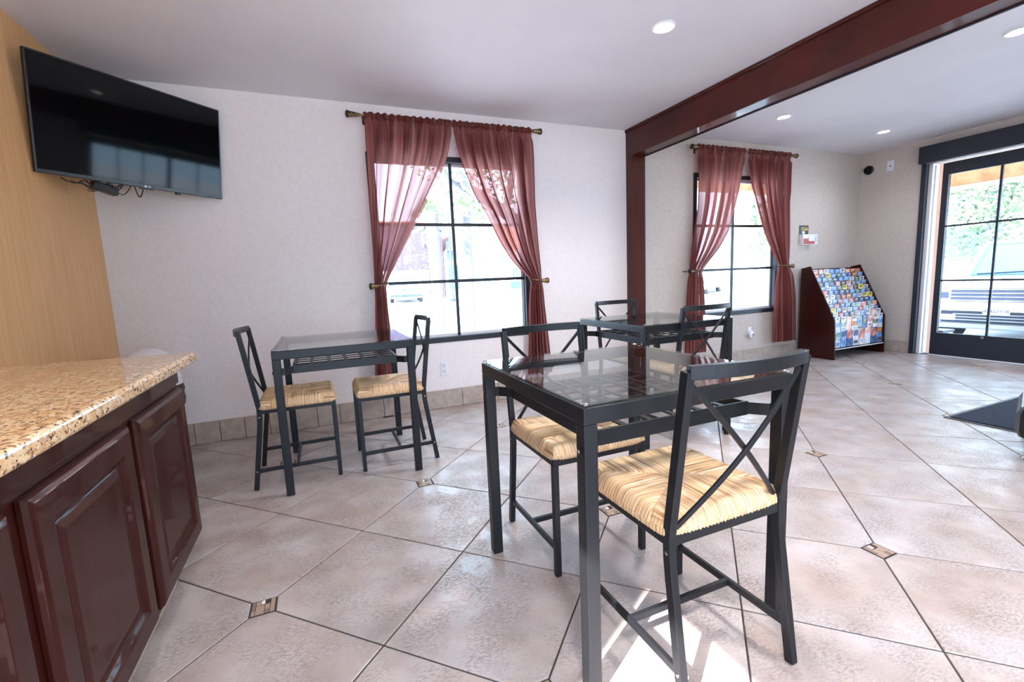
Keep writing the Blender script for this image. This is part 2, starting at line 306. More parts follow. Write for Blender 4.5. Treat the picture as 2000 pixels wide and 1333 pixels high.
# floor tiles laid diagonally, one clipped corner each
TS = .46839; OX, OY = -.252, 1.554; q = math.sqrt(.5)
def gp(a, b): return (OX+TS*(a*q+b*q), OY+TS*(a*q-b*q))
def clip(poly, f):
    out = []
    for i in range(len(poly)):
        p, r = poly[i], poly[(i+1) % len(poly)]; fp, fr = f(p), f(r)
        if fp >= 0: out.append(p)
        if (fp >= 0) != (fr >= 0): t = fp/(fp-fr); out.append((p[0]+t*(r[0]-p[0]), p[1]+t*(r[1]-p[1])))
    return out
def inset(poly, d):
    n = len(poly); A = sum(poly[i][0]*poly[(i+1) % n][1]-poly[(i+1) % n][0]*poly[i][1] for i in range(n))
    if A < 0: poly = poly[::-1]
    out = poly[:]
    for i in range(n):
        p, r = poly[i], poly[(i+1) % n]; L = math.hypot(r[0]-p[0], r[1]-p[1])
        if L < 1e-6: continue
        nx, ny = -(r[1]-p[1])/L, (r[0]-p[0])/L; c = nx*p[0]+ny*p[1]+d
        out = clip(out, lambda z: nx*z[0]+ny*z[1]-c)
        if len(out) < 3: return []
    return out
def tile_mb(poly, cx, cy, ztop, zb, bev=.0022):
    def dd(pl): # remove near duplicates
        o = []
        for p in pl:
            if not o or math.hypot(p[0]-o[-1][0], p[1]-o[-1][1]) > 2e-4: o.append(p)
        return o
    poly = dd(poly); n = len(poly); gx = sum(p[0] for p in poly)/n; gy = sum(p[1] for p in poly)/n; vs = []
    for z, k in ((zb, 0), (ztop-bev*.6, 0), (ztop, 1)):
        for p in poly:
            L = math.hypot(p[0]-gx, p[1]-gy) or 1; f = 1-k*bev*1.3/L; vs.append((gx+(p[0]-gx)*f-cx, gy+(p[1]-gy)*f-cy, z))
    fs = [tuple(range(2*n, 3*n))]
    for r in (0, 1):
        for i in range(n): fs.append((r*n+i, r*n+(i+1) % n, (r+1)*n+(i+1) % n, (r+1)*n+i))
    return MB().add(vs, fs)
CL = .052
cache = {}
for a in range(-16, 22):
    for b in range(-14, 16):
        cor = [(a, b), (a+1, b), (a+1, b+1), (a, b+1)]; poly = []
        for i, k in enumerate(cor):
            if k[0] % 2 == 0 and k[1] % 2 == 0:
                pr, nx = cor[i-1], cor[(i+1) % 4]; t = CL/TS
                poly += [gp(k[0]+(pr[0]-k[0])*t, k[1]+(pr[1]-k[1])*t), gp(k[0]+(nx[0]-k[0])*t, k[1]+(nx[1]-k[1])*t)]
            else: poly.append(gp(*k))
        full = inset(poly, .0026); pl = full
        for f in (lambda p: p[0]-XL-.004, lambda p: XR-.004-p[0], lambda p: p[1]-YB-.004, lambda p: YF-.004-p[1]):
            pl = clip(pl, f)
            if len(pl) < 3: break
        if len(pl) < 3: continue
        ar = abs(sum(pl[i][0]*pl[(i+1) % len(pl)][1]-pl[(i+1) % len(pl)][0]*pl[i][1] for i in range(len(pl))))/2
        if ar < .0015: continue
        cx, cy = gp(a+.5, b+.5); whole = ar > .2; key = (a % 2, b % 2)
        if ar > .215 and key in cache: me = cache[key]
        else:
            me = tile_mb(pl, cx, cy, 0, -.006).mesh('tile', M['tile'])
            if ar > .215: cache[key] = me
        o = bpy.data.objects.new('tile', me); C.objects.link(o); o.location = (cx, cy, 0); o.parent = fl
# mosaic inserts
LAY = [(0, 0, .17, .36, 'tan'), (0, .36, .17, 1, 'greym'), (.17, 0, .56, .66, 'tan'), (.17, .66, .38, 1, 'tan'), (.38, .72, .56, 1, 'whitem'), (.56, .68, .79, 1, 'darkm'), (.56, .3, .79, .68, 'tan'), (.56, 0, .79, .3, 'greym'), (.79, 0, 1, 1, 'tan')]
hs = CL*q-.003
for a in range(-8, 10):
    for b in range(-8, 10):
        cx, cy = gp(2*a, 2*b)
        if not (XL+.05 < cx < XR-.05 and YB+.05 < cy < YF-.05): continue
        near = cy > .3 and math.hypot(cx, cy) < 3.2
        ins = B(-hs, hs, -hs, hs, -.0055, -.002).obj('mosaic_insert', M['grout'], fl); ins.location = (cx, cy, 0)
        if near:
            for (x0, y0, x1, y1, mm) in LAY:
                g = .0009; X0, X1, Y0, Y1 = [-hs+2*hs*t for t in (x0, x1, y0, y1)]
                B(X0+g, X1-g, Y0+g, Y1-g, -.003, -.0002).obj('mosaic_piece', M[mm], ins)
        else:
            mb = MB(); ml = ['tan', 'greym', 'whitem', 'darkm']
            for (x0, y0, x1, y1, mm) in LAY:
                g = .0012; X0, X1, Y0, Y1 = [-hs+2*hs*t for t in (x0, x1, y0, y1)]; mb.box(X0+g, X1-g, Y0+g, Y1-g, -.003, -.0002, ml.index(mm))
            mb.obj('mosaic_pieces', [M[z] for z in ml], ins, kind='stuff')

# tiled baseboards
def baseboard(name, axis, plane, sgn, joints, h, t=.011):
    bb = struct((B(joints[0], joints[-1], min(plane, plane+sgn*.004), max(plane, plane+sgn*.004), 0, h-.004) if axis == 'y' else
                 B(min(plane, plane+sgn*.004), max(plane, plane+sgn*.004), joints[0], joints[-1], 0, h-.004)).obj(name, M['grout']))
    for p0, p1 in zip(joints, joints[1:]):
        p = plane+sgn*t; a, b = min(plane+sgn*.002, p), max(plane+sgn*.002, p)
        (B(p0+.0015, p1-.0015, a, b, .001, h) if axis == 'y' else B(a, b, p0+.0015, p1-.0015, .001, h)).obj('base_tile', M['base'], bb, bevel=.003)
baseboard('baseboard_front', 'y', YF, -1, [-1.165, -.984, -.839, -.694, -.547, -.395, -.24, -.085, .069, .385, .70, 1.011, 1.325, 1.64, 1.955, 2.27, 2.655], .148)
baseboard('baseboard_front_right', 'y', YF, -1, [2.80, 3.215, 3.53, 3.845, 4.161, 4.477, 4.789, 5.10, 5.415, 5.73, 6.015], .145)
baseboard('baseboard_right', 'x', XR, -1, [2.935, 3.22, 3.525], .13)

# post and beam
struct(MB().box(PX0, PX1, YF-PD, YF-.001, .001, 2.045).obj('trim_1', M['mahog'], bevel=.004))
bm_ = struct(MB().box(PX0, PX1, YB+.01, YF-.001, 2.045, ZC-.001).obj('trim_2', M['mahog'], bevel=.003))
B(PX0-.012, PX0, YB+.02, YF-.004, ZC-.024, ZC-.002).obj('crown_strip', M['mahog'], bm_, bevel=.003)
B(PX1-.004, PX1+.006, YB+.02, YF-.006, 2.038, 2.056).obj('corner_bead', M['blackmetal'], bm_)
B(PX1-.004, PX1+.006, YF-PD, YF-.002, .002, 2.036).obj('corner_bead', M['blackmetal'], bm_)

# ------------------------------------------------------------------ windows
def window(name, W, mx, bars, m=M['blackmetal']):
    x0, x1, z0, z1 = W
    root = struct(bpy.data.objects.new(name, None)); C.objects.link(root); root.location = ((x0+x1)/2, YF, z0)
    ox, oy, oz = root.location
    fr = MB(); t = .042
    for (a, b, c, d) in ((x0, x0+t, z0, z1), (x1-t, x1, z0, z1), (x0+t, x1-t, z0, z0+t), (x0+t, x1-t, z1-t, z1)): fr.box(a-ox, b-ox, -.006, .075, c-oz, d-oz)
    fr.obj('window_frame', m, root, bevel=.002)
    i = MB(); t2 = t+.022
    for (a, b, c, d) in ((x0+t, x0+t2, z0+t, z1-t), (x1-t2, x1-t, z0+t, z1-t), (x0+t2, x1-t2, z0+t, z0+t2), (x0+t2, x1-t2, z1-t2, z1-t)): i.box(a-ox, b-ox, .045, .062, c-oz, d-oz)
    i.obj('glazing_bead', M['alum'], root)
    B(mx-.012-ox, mx+.012-ox, .04, .058, z0+t-oz, z1-t-oz).obj('mullion', m, root)
    cuts = [z0+t]+bars+[z1-t]
    for z in bars:
        for a, b in ((x0+t, mx-.012), (mx+.012, x1-t)): B(a-ox, b-ox, .041, .057, z-.012-oz, z+.012-oz).obj('muntin', m, root)
    for a, b in ((x0+t, mx), (mx, x1-t)):
        for c, d in zip(cuts, cuts[1:]): B(a-ox, b-ox, .060, .063, c-oz, d-oz).obj('pane', M['pane'], root)
window('window_1', W1, 1.03, [1.012, 1.452])
window('window_2', W2, 4.04, [1.012, 1.458])
for k, (a, b) in enumerate(FILL_WINDOWS):  # frames for the added fill-light openings behind the camera
    r = struct(bpy.data.objects.new('window_%d' % (k+3), None)); C.objects.link(r); f = MB()
    for t in ((a, a+.05, .09, 2.16), (b-.05, b, .09, 2.16), (a, b, .09, .14), (a, b, 2.11, 2.16), ((a+b)/2-.02, (a+b)/2+.02, .14, 2.11)): f.box(t[0], t[1], YB-.1, YB-.02, t[2], t[3])
    f.obj('window_frame', M['blackmetal'], r)

# ------------------------------------------------------------------ sliding entrance door
dr = struct(bpy.data.objects.new('door_1', None)); C.objects.link(dr); dr.location = (XR, 1.6, 0)
def D(x0, x1, y0, y1, z0, z1): return B(x0-XR, x1-XR, y0-1.6, y1-1.6, z0, z1)
D(XR-.03, XR+.04, 2.885, 2.93, 0, 2.19).obj('door_frame', M['doorblack'], dr, bevel=.002)
D(XR-.10, XR+.02, .30, 2.93, 2.02, 2.19).obj('header_box', M['doorblack'], dr, bevel=.004)
D(XR-.085, XR-.075, .5, 2.86, 2.008, 2.019).obj('header_rail', M['steel'], dr)
D(XR+.02, XR+.145, 2.852, 2.888, 0, 2.018).obj('door_jamb', M['alum'], dr, bevel=.004)
D(XR+.06, XR+.075, 2.84, 2.854, 0.01, 2.0).obj('jamb_groove', M['white'], dr)
def leaf(y0, y1, x, nm):
    lf = MB()
    for (a, b, c, d) in ((y0, y0+.05, .012, 1.99), (y1-.05, y1, .012, 1.99), (y0+.05, y1-.05, .012, .25), (y0+.05, y1-.05, 1.875, 1.99)): lf.box(x-XR, x+.04-XR, a-1.6, b-1.6, c, d)
    lf.obj(nm, M['doorblack'], dr, bevel=.002)
    n = 3; ww = (y1-y0-.1)/n
    for k in range(1, n): D(x+.01, x+.03, y0+.05+k*ww-.009, y0+.05+k*ww+.009, .25, 1.875).obj('mullion', M['blackmetal'], dr)
    for z in (.80, 1.357): D(x+.012, x+.028, y0+.05, y1-.05, z-.009, z+.009).obj('muntin', M['blackmetal'], dr)
    for k in range(n):
        for c, d in ((.25, .80), (.80, 1.357), (1.357, 1.875)): D(x+.018, x+.022, y0+.05+k*ww, y0+.05+(k+1)*ww, c, d).obj('pane', M['pane'], dr)
    D(x-.003, x+.043, y0, y1, .004, .016).obj('weather_strip', M['white'], dr)
leaf(1.47, 2.752, XR-.01, 'door_leaf'); leaf(.36, 1.50, XR+.05, 'door_leaf')
MB().lathe([(.013, -.002), (.013, .004), (.008, .006)], (-.018, 2.328-1.6, .232), 14, 'x').obj('floor_lock', M['steel'], dr)
# rough plaster reveal outside the jamb
struct(B(XR+.15, XR+.34, 2.885, 3.6, -.17, 2.5).obj('trim_3', M['pinkstucco']))

# ------------------------------------------------------------------ ceiling lights
LP = [(1.79, 2.05, 'single recessed ceiling light nearest above the glass tables, left of the dark beam'), (3.79, 2.86, 'recessed ceiling light above the right window, just right of the beam'), (5.22, 2.88, 'recessed ceiling light nearest the corner of the front and door walls'), (3.80, 1.44, 'recessed ceiling light cut by the right edge of the photo'),
      (1.79, -.25, 'added unseen recessed ceiling light behind the viewer in the dining area'), (.1, -.25, 'added unseen recessed ceiling light over the granite counter run'), (5.22, 1.44, 'added unseen recessed ceiling light in front of the entrance door'), (3.8, -.1, 'added unseen recessed ceiling light behind the viewer past the beam'), (5.22, -.1, 'added unseen recessed ceiling light at the rear beside the door wall')]  # lights on this line are out of view, added to brighten the room
L0 = None
for x, y, lb in LP:
    if L0 is None:
        L0 = thing('ceiling_light', lb, 'ceiling light', (x, y, ZC), 0, 'recessed ceiling lights')
        MB().lathe([(.040, 0), (.062, 0), (.062, -.004), (.056, -.009), (.044, -.006), (.040, 0)], seg=32).obj('trim_ring', M['white'], L0, smooth=50)
        MB().lathe([(.042, -.001), (.042, -.003), (.02, -.004)], seg=32).obj('lamp', M['lamp'], L0); t = L0
    else: t = copy_thing(L0); t.location = (x, y, ZC); t['label'] = lb
    l = bpy.data.lights.new('downlight', 'SPOT'); l.energy = LAMP_W*4*(1 if x < PX0 else .16); l.spot_size = 2.6; l.spot_blend = .9; l.shadow_soft_size = .14; l.color = (1, .91, .84) if x < PX0 else (.92, .96, 1)
    lo = bpy.data.objects.new('downlight', l); C.objects.link(lo); lo.location = (x, y, ZC-.02)

# ------------------------------------------------------------------ curtains, rods, tie-backs
CT = {
'w1L_out': [(2.149, .405), (1.918, .400), (1.571, .392), (1.322, .393), (1.069, .384), (.995, .385), (.699, .362), (.2, .320)],
'w1L_in': [(2.158, 1.026), (1.955, .982), (1.824, .927), (1.655, .831), (1.468, .722), (1.284, .615), (1.138, .531), (1.036, .475), (.999, .461), (.842, .460), (.690, .467), (.536, .478), (.2, .510)],
'w1R_in': [(2.159, 1.034), (1.997, 1.060), (1.851, 1.099), (1.665, 1.170), (1.513, 1.267), (1.316, 1.364), (1.153, 1.468), (1.046, 1.577), (.990, 1.631), (.940, 1.624), (.771, 1.607), (.557, 1.599), (.2, 1.58)],
'w1R_out': [(2.175, 1.675), (1.999, 1.686), (1.600, 1.683), (1.355, 1.697), (1.189, 1.709), (1.020, 1.722), (.969, 1.729), (.763, 1.741), (.543, 1.762), (.2, 1.79)],
'w2L_out': [(2.169, 3.420), (1.924, 3.442), (1.640, 3.440), (1.400, 3.399), (1.157, 3.363), (1.011, 3.333), (.864, 3.322), (.615, 3.305), (.2, 3.296)],
'w2L_in': [(2.173, 4.039), (1.998, 3.981), (1.740, 3.927), (1.400, 3.826), (1.221, 3.693), (1.079, 3.541), (1.002, 3.476), (.931, 3.491), (.652, 3.515), (.2, 3.536)],
'w2R_in': [(2.166, 4.088), (1.857, 4.142), (1.633, 4.239), (1.354, 4.362), (1.189, 4.477), (1.042, 4.585), (.869, 4.547), (.672, 4.533), (.2, 4.539)],
'w2R_out': [(2.184, 4.690), (1.810, 4.687), (1.689, 4.670), (1.402, 4.685), (1.039, 4.705), (.910, 4.777), (.656, 4.824), (.2, 4.858)]}
def lerp_tab(t, z):
    if z >= t[0][0]: return t[0][1]
    for (za, xa), (zb, xb) in zip(t, t[1:]):
        if z >= zb:
            s = (z-zb)/(za-zb); return xb+(xa-xb)*s
    return t[-1][1]
def curtain(key, label, nf, seed, ztie, grp):
    rnd = random.Random(seed); out, inn = CT[key+'_out'], CT[key+'_in']; NU, NV = 220, 90; z0, z1 = .2, 2.19
    ph = [rnd.uniform(0, 6.28) for _ in range(6)]; vs = []; fs = []; uvs = []
    xr = (lerp_tab(out, 2.15)+lerp_tab(inn, 2.15))/2
    for j in range(NV+1):
        z = z0+(z1-z0)*j/NV; xo = sum(lerp_tab(out, z+d) for d in (-.03, 0, .03))/3; xi = sum(lerp_tab(inn, z+d) for d in (-.03, 0, .03))/3
        wd = abs(xi-xo); amp = min(.034, .014+wd*.045)
        if z > 2.12: amp = .013
        tt = max(0, 1-abs(z-ztie)/.09); amp *= 1-.35*tt
        for i in range(NU+1):
            s = i/NU; s2 = s+.018*math.sin(2*math.pi*s*3+ph[0])*(1-tt)
            y = amp*(math.sin(2*math.pi*nf*s2+ph[1]+.35*math.sin(2*z+ph[2]))+.35*math.sin(2*math.pi*nf*2.3*s+ph[3]+z*1.5))
            x = xo+(xi-xo)*s+amp*.45*math.cos(2*math.pi*nf*s2+ph[1])*(1 if 0 < i < NU else 0)
            if j == NV: z_ = z+.008*math.sin(2*math.pi*nf*2*s+ph[4]); 
            else: z_ = z
            if z > 2.10: y = y*.6+(-.006 if z > 2.13 and z < 2.185 else 0)
            vs.append((x-xr, y, z_-z0)); uvs.append((s, z))
    for j in range(NV):
        for i in range(NU): a = j*(NU+1)+i; fs.append((a, a+1, a+NU+2, a+NU+1))
    me = bpy.data.meshes.new('curtain'); me.from_pydata(vs, [], fs); me.materials.append(M['curtain'])
    uvl = me.uv_layers.new(name='UVMap')
    for lp in me.loops: uvl.data[lp.index].uv = uvs[lp.vertex_index]
    me.polygons.foreach_set('use_smooth', [True]*len(me.polygons))
    o = bpy.data.objects.new('curtain', me); C.objects.link(o); o.location = (xr, 3.45, z0)
    o['label'] = label; o['category'] = 'curtain'; o['group'] = grp
    # rod-pocket ruffle and hem as sub meshes
    mb = MB()
    x0, x1 = lerp_tab(out, 2.15), lerp_tab(inn, 2.15); n = 150; pv = []; pf = []
    for i in range(n+1):
        s = i/n; x = x0+(x1-x0)*s-xr; r = .019+.004*math.sin(s*2*math.pi*nf*2.1+ph[2])+.002*math.sin(s*91)
        for k in range(10): a = 2*math.pi*k/10; pv.append((x, r*math.cos(a), 2.172-z0+(r*1.15)*math.sin(a)))
    for i in range(n):
        for k in range(10): pf.append((i*10+k, i*10+(k+1) % 10, (i+1)*10+(k+1) % 10, (i+1)*10+k))
    me2 = bpy.data.meshes.new('rod_pocket'); me2.from_pydata(pv, [], pf); me2.materials.append(M['curtain']); u2 = me2.uv_layers.new(name='UVMap')
    for lp in me2.loops: u2.data[lp.index].uv = ((lp.vertex_index//10)/n, 2.1)
    me2.polygons.foreach_set('use_smooth', [True]*len(me2.polygons))
    p = bpy.data.objects.new('rod_pocket', me2); C.objects.link(p); p.parent = o
curtain('w1L', 'sheer maroon striped curtain tied back at the left side of the left window', 6, 3, .997, 'sheer maroon curtains')
curtain('w1R', 'sheer maroon striped curtain tied back between the left window and the post', 6, 5, .985, 'sheer maroon curtains')
curtain('w2L', 'sheer maroon striped curtain on the left half of the right window, behind the far table', 5, 8, 1.005, 'sheer maroon curtains')
curtain('w2R', 'sheer maroon striped curtain on the right of the right window, next to the brochure rack', 5, 11, 1.03, 'sheer maroon curtains')
def rod(x0, x1, z, label):
    cx = (x0+x1)/2; t = thing('curtain_rod', label, 'curtain rod', (cx, 3.45, z), 0, 'brass curtain rods'); h = (x1-x0)/2
    MB().tube([(-h, 0, 0), (h, 0, 0)], .008, 12).obj('pole', M['brass'], t, smooth=40)
    for s in (-1, 1):
        pr = [(.010, 0), (.013, .006), (.010, .014), (.014, .022), (.022, .075), (.024, .080), (.020, .088), (.006, .094)]
        fm = MB().lathe([(r, s*(a)) for r, a in pr[:6]], (s*h, 0, 0), 18, 'x'); fm.obj('finial', M['brass'], t, smooth=50)
        MB().lathe([(.0225, s*.074), (.025, s*.080), (.021, s*.090), (.006, s*.095)], (s*h, 0, 0), 18, 'x').obj('finial_cap', M['darkbrass'], t, smooth=50)
        bx = s*(h-.03)
        b = MB().tube([(bx, .0, -.004), (bx, .085, -.004)], .005, 8); b.box(bx-.008, bx+.008, .083, .0885, -.035, .02); b.tube([(bx, 0, .009), (bx, 0, .018)], [.006, .009], 8); b.obj('bracket', M['darkbrass'], t)
rod(.375, 1.68, 2.172, 'antique brass rod with flared finials above the left window')
rod(3.43, 4.70, 2.168, 'antique brass rod with flared finials above the right window')
def holdback(x, z, s, xin, label):
    t = thing('curtain_holdback', label, 'holdback', (x, 3.42, z), 0, 'brass curtain holdbacks')
    MB().lathe([(.010, s*.055), (.014, s*.045), (.021, s*.010), (.024, s*.004)], (0, 0, 0), 18, 'x').obj('knob', M['brass'], t, smooth=50)
    MB().lathe([(.023, s*.006), (.025, 0), (.020, -s*.008), (.005, -s*.012)], (0, 0, 0), 18, 'x').obj('knob_cap', M['darkbrass'], t, smooth=50)
    d = xin-x
    MB().tube([(s*.05, 0, 0), (d*.5, -.004, .006), (d*.92, 0, .010), (d*1.02, .03, .010), (d*.85, .062, .008), (s*.03, .07, 0), (s*.02, .119, 0)], .0045, 8).obj('loop', M['brass'], t, smooth=60)
holdback(.350, .997, 1, .475, 'brass holdback knob left of the left window')
holdback(1.768, .984, -1, 1.62, 'brass holdback knob right of the left window')
holdback(3.305, 1.008, 1, 3.49, 'brass holdback knob left of the right window')
holdback(4.745, 1.020, -1, 4.57, 'brass holdback knob right of the right window')

# ------------------------------------------------------------------ counter and cabinets
cb = thing('base_cabinet', 'long dark cherry base cabinet with raised panel doors under the granite counter', 'cabinet', (-.80, .65, 0))
def K(x0, x1, y0, y1, z0, z1): return B(x0+.80, x1+.80, y0-.65, y1-.65, z0, z1)
K(XL+.004, -.478, -.55, 1.872, .135, .749).obj('body', M['cherry'], cb, bevel=.002)
K(XL+.03, -.552, -.53, 1.84, 0.002, .135).obj('toe_kick', M['blackplastic'], cb)
for a, b in ((-.5, .0), (.0, .46), (.46, .92), (.92, 1.40), (1.40, 1.836)): K(-.552, -.543, a+.002, b-.002, .002, .075).obj('toe_tile', M['base'], cb, bevel=.002)
K(-.478, -.470, -.55, 1.872, .70, .749).obj('top_rail', M['cherry'], cb, bevel=.002)
PR = [(0, 0), (0, .008), (.005, .015), (.014, .019), (.058, .020), (.064, .016), (.072, .008), (.080, .006), (.083, .009), (.098, .013), (.100, .0135)]
dm = {}
for y0, y1 in ((1.428, 1.868), (.945, 1.385), (.462, .902), (-.02, .42), (-.5, -.06)):
    w_ = round(y1-y0, 3)
    if w_ not in dm: dm[w_] = MB().rings(0, (-w_/2, w_/2, 0, .53), PR).mesh('door', M['cherry'])
    o = bpy.data.objects.new('door', dm[w_]); C.objects.link(o); o.parent = cb; o.location = (-.477+.80, (y0+y1)/2-.65, .155)
    bv = o.modifiers.new('b', 'BEVEL'); bv.width = .0015; bv.segments = 2; bv.limit_method = 'ANGLE'; bv.angle_limit = .3
ct = MB(); x1, y1, r = -.437, 2.02, .035
pl = [(XL+.003, -.6), (x1, -.6)]+[(x1-r+r*math.cos(a), y1-r+r*math.sin(a)) for a in [i*math.pi/16 for i in range(9)]]+[(XL+.003, y1)]
o = ct.prism([(p[0]+.8, p[1]-.7) for p in pl], 'z', .750, .787).obj('granite_counter', M['granite'], smooth=30)
bv = o.modifiers.new('b', 'BEVEL'); bv.width = .009; bv.segments = 3; bv.limit_method = 'ANGLE'; bv.angle_limit = .9
o.location = (-.8, .7, 0); o['label'] = 'speckled tan granite countertop with rounded edge on the cherry cabinet'; o['category'] = 'countertop'

# trash can
tc_ = thing('trash_can', 'white domed trash can lined with a black bag between counter and front wall', 'trash can', (-.93, 3.17, 0))
MB().lathe([(.115, 0.001), (.12, .01), (.145, .46), (.148, .47)], seg=28).obj('bin', M['white'], tc_, smooth=50)
MB().lathe([(.1495, .36), (.156, .40), (.151, .43), (.158, .455), (.153, .478), (.146, .49)], seg=28).obj('bin_liner', M['bag'], tc_, smooth=60)
MB().lathe([(.150, .485), (.152, .53), (.145, .535), (.143, .56), (.13, .615), (.10, .665), (.06, .695), (.02, .704), (.004, .705)], seg=28).obj('lid', M['white'], tc_, smooth=50)
MB().prism([(.02, .60), (.10, .60), (.085, .655), (.02, .675)], 'y', -.143, -.08).obj('flap', M['alum'], tc_, bevel=.006)

# ------------------------------------------------------------------ television
tv = thing('television', 'wall mounted black flat television angled in the upper left corner', 'television', (-.811, 3.173, 1.859))
x, yaw, ti, ro = 0, -.799, -.125, 0.0
n_ = Vector((math.cos(yaw)*math.cos(ti), math.sin(yaw)*math.cos(ti), math.sin(ti))); r_ = Vector((-math.sin(yaw), math.cos(yaw), 0)); u_ = n_.cross(r_)
r2 = r_*math.cos(ro)+u_*math.sin(ro); u2 = -r_*math.sin(ro)+u_*math.cos(ro)
tv.matrix_world = Matrix(((r2.x, -n_.x, u2.x, -.811), (r2.y, -n_.y, u2.y, 3.173), (r2.z, -n_.z, u2.z, 1.859), (0, 0, 0, 1)))
W_, H_ = .898, .535   # local: x right, y into wall, z up
B(-W_/2, W_/2, .0, .022, -H_/2, H_/2).obj('housing', M['blackplastic'], tv, bevel=.003)
B(-W_/2+.009, W_/2-.009, -.0012, .002, -H_/2+.018, H_/2-.008).obj('screen', M['screen'], tv)
B(-.26, .26, .022, .050, -H_/2+.05, .06).obj('back_cover', M['blackplastic'], tv, bevel=.01)
B(-.02, .05, -.002, .012, -H_/2-.008, -H_/2+.001).obj('sensor', M['blackplastic'], tv, bevel=.003)
B(.17, .20, .004, .018, -H_/2-.012, -H_/2+.001).obj('knob', M['blackplastic'], tv, bevel=.004)
text_mesh('LG', .014, .0003, M['alum'], 'logo', (.026, -.0016, -H_/2+.0085), (math.pi/2, 0, 0), tv)
MB().lathe([(.0045, -.0008), (.0055, -.0014)], (.008, 0, -H_/2+.0085), 14, 'y').obj('logo_disc', M['alum'], tv)
mt = thing('television_mount', 'black swing arm bracket with cable bundle behind the television', 'bracket', (-1.1, 3.45, 1.6))
def P3(lx, ly, lz): v = tv.matrix_world @ Vector((lx, ly, lz)); return (v.x+1.1, v.y-3.45, v.z-1.6)
MB().sweep([P3(.0, .06, .0), (-.05, .0, .22), (.02, .07, .22)], .03, .03, (0, 0, 1)).obj('arm', M['blackmetal'], mt)
B(-.03, .08, .076, .088, .12, .34).obj('wall_plate', M['blackmetal'], mt)
o = MB().box(-.055, .055, -.022, .022, -.02, .02).obj('adapter', M['blackplastic'], mt, bevel=.004); v = P3(-.16, .05, -H_/2-.03); o.location = v; o.rotation_euler = (0, .25, yaw+math.pi/2)
rnd = random.Random(4)
for k in range(7):
    a = -.34+.03*k; pts = []
    for i in range(13):
        s = i/12; pts.append(P3(a+(.20-.02*k)*s+.01*math.sin(9*s+k), .04+.01*math.cos(7*s+k), -H_/2-.005-.022*math.sin(math.pi*s)*(1+.5*math.sin(k*2.1))-.008*math.sin(12*s+k)))
    MB().tube(pts, .0026, 6).obj('cable', M['blackplastic'], mt, smooth=60)
for (a, b, dp, rr) in ((-.14, -.045, .055, .0022), (-.03, .015, .055, .0032)):
    MB().tube([P3(a+(b-a)*i/14, .03, -H_/2+.004-dp*math.sin(math.pi*i/14)) for i in range(15)], rr, 6).obj('cable', M['blackplastic'], mt, smooth=60)
for i in range(3):
    MB().tube([P3(-.235+.012*i+.008*math.sin(k*.8), .03, -H_/2-.02-.035*math.sin(math.pi*k/10)) for k in range(11)], .0018, 6).obj('cable', M['blackplastic'], mt)

# ------------------------------------------------------------------ tables
HX, HY, TZ = .3325, .34, .720
def make_table(label):
    t = thing('dining_table', label, 'table', (0, 0, 0), 0, 'square glass topped tables'); L = .036; zt = TZ-.006
    for sx in (-1, 1):
        for sy in (-1, 1):
            x0, x1 = sorted((sx*HX, sx*(HX-L))); y0, y1 = sorted((sy*HY, sy*(HY-L)))
            B(x0, x1, y0, y1, .001, zt-.040).obj('leg', M['metal'], t, bevel=.003)
    fr = MB().sweep([(-HX+.011, -HY+.011, zt-.020), (HX-.011, -HY+.011, zt-.020), (HX-.011, HY-.011, zt-.020), (-HX+.011, HY-.011, zt-.020)], .040, .022, (0, 0, 1), closed=True)
    fr.obj('top_frame', M['metal'], t, bevel=.003)
    B(-HX+.001, HX-.001, -HY+.001, HY-.001, zt, TZ).obj('glass_top', [M['glass'], M['glassedge']], t)
    g = t.children[-1]
    for p in g.data.polygons:
        if abs(p.normal.z) < .5: p.material_index = 1
    for sx in (-1, 1):
        for sy in (-1, 1): MB().lathe([(.009, 0), (.009, .0015), (.006, .0035), (.001, .004)], (sx*(HX-.010), sy*(HY-.010), TZ), 14).obj('corner_button', M['steel'], t, smooth=40)
    A, Bq, zc = .2475, .265, .611
    MB().sweep([(-A, -Bq, zc), (A, -Bq, zc), (A, Bq, zc), (-A, Bq, zc)], .040, .010, (0, 0, 1), closed=True).obj('shelf_frame', M['metal'], t, bevel=.002)
    for k in range(1, 7):
        y = -Bq+2*Bq*k/7; 
        if k < 7: B(-A+.004, A-.004, y-.009, y+.009, zc+.010, zc+.014).obj('lattice_slat', M['metal'], t)
    for k in range(1, 6):
        xx = -A+2*A*k/6; B(xx-.009, xx+.009, -Bq+.004, Bq-.004, zc+.0145, zc+.0185).obj('lattice_slat', M['metal'], t)
    for sx in (-1, 1):
        for sy in (-1, 1):
            MB().sweep([(sx*(A-.03), sy*(Bq-.001), zc), (sx*(A+.0), sy*(Bq-.0), zc), (sx*(HX-L-.012), sy*(HY-L+.004), zc), (sx*(HX-L+.001), sy*(HY-L+.004), zc)], .034, .005, (0, 0, 1)).obj('bracket', M['metal'], t, bevel=.001)
            MB().lathe([(.010, 0), (.010, sx*.002), (.006, sx*.004)], (sx*HX, sy*(HY-L/2), zc), 14, 'x').obj('bolt_cap', M['blackplastic'], t, smooth=40)
            MB().lathe([(.0045, sx*.004), (.003, sx*.006)], (sx*HX, sy*(HY-L/2), zc), 10, 'x').obj('bolt', M['steel'], t)
    return t
T1 = make_table('nearest square glass topped metal table with lattice shelf, in the foreground'); T1.location = (.842, 1.175, 0)
T2 = copy_thing(T1); T2.location = (.103, 2.72, 0); T2['label'] = 'square glass topped metal table standing left by the left window'
T3 = copy_thing(T1); T3.location = (1.975, 2.372, 0); T3['label'] = 'farthest square glass topped metal table, behind the foreground one, near the post'

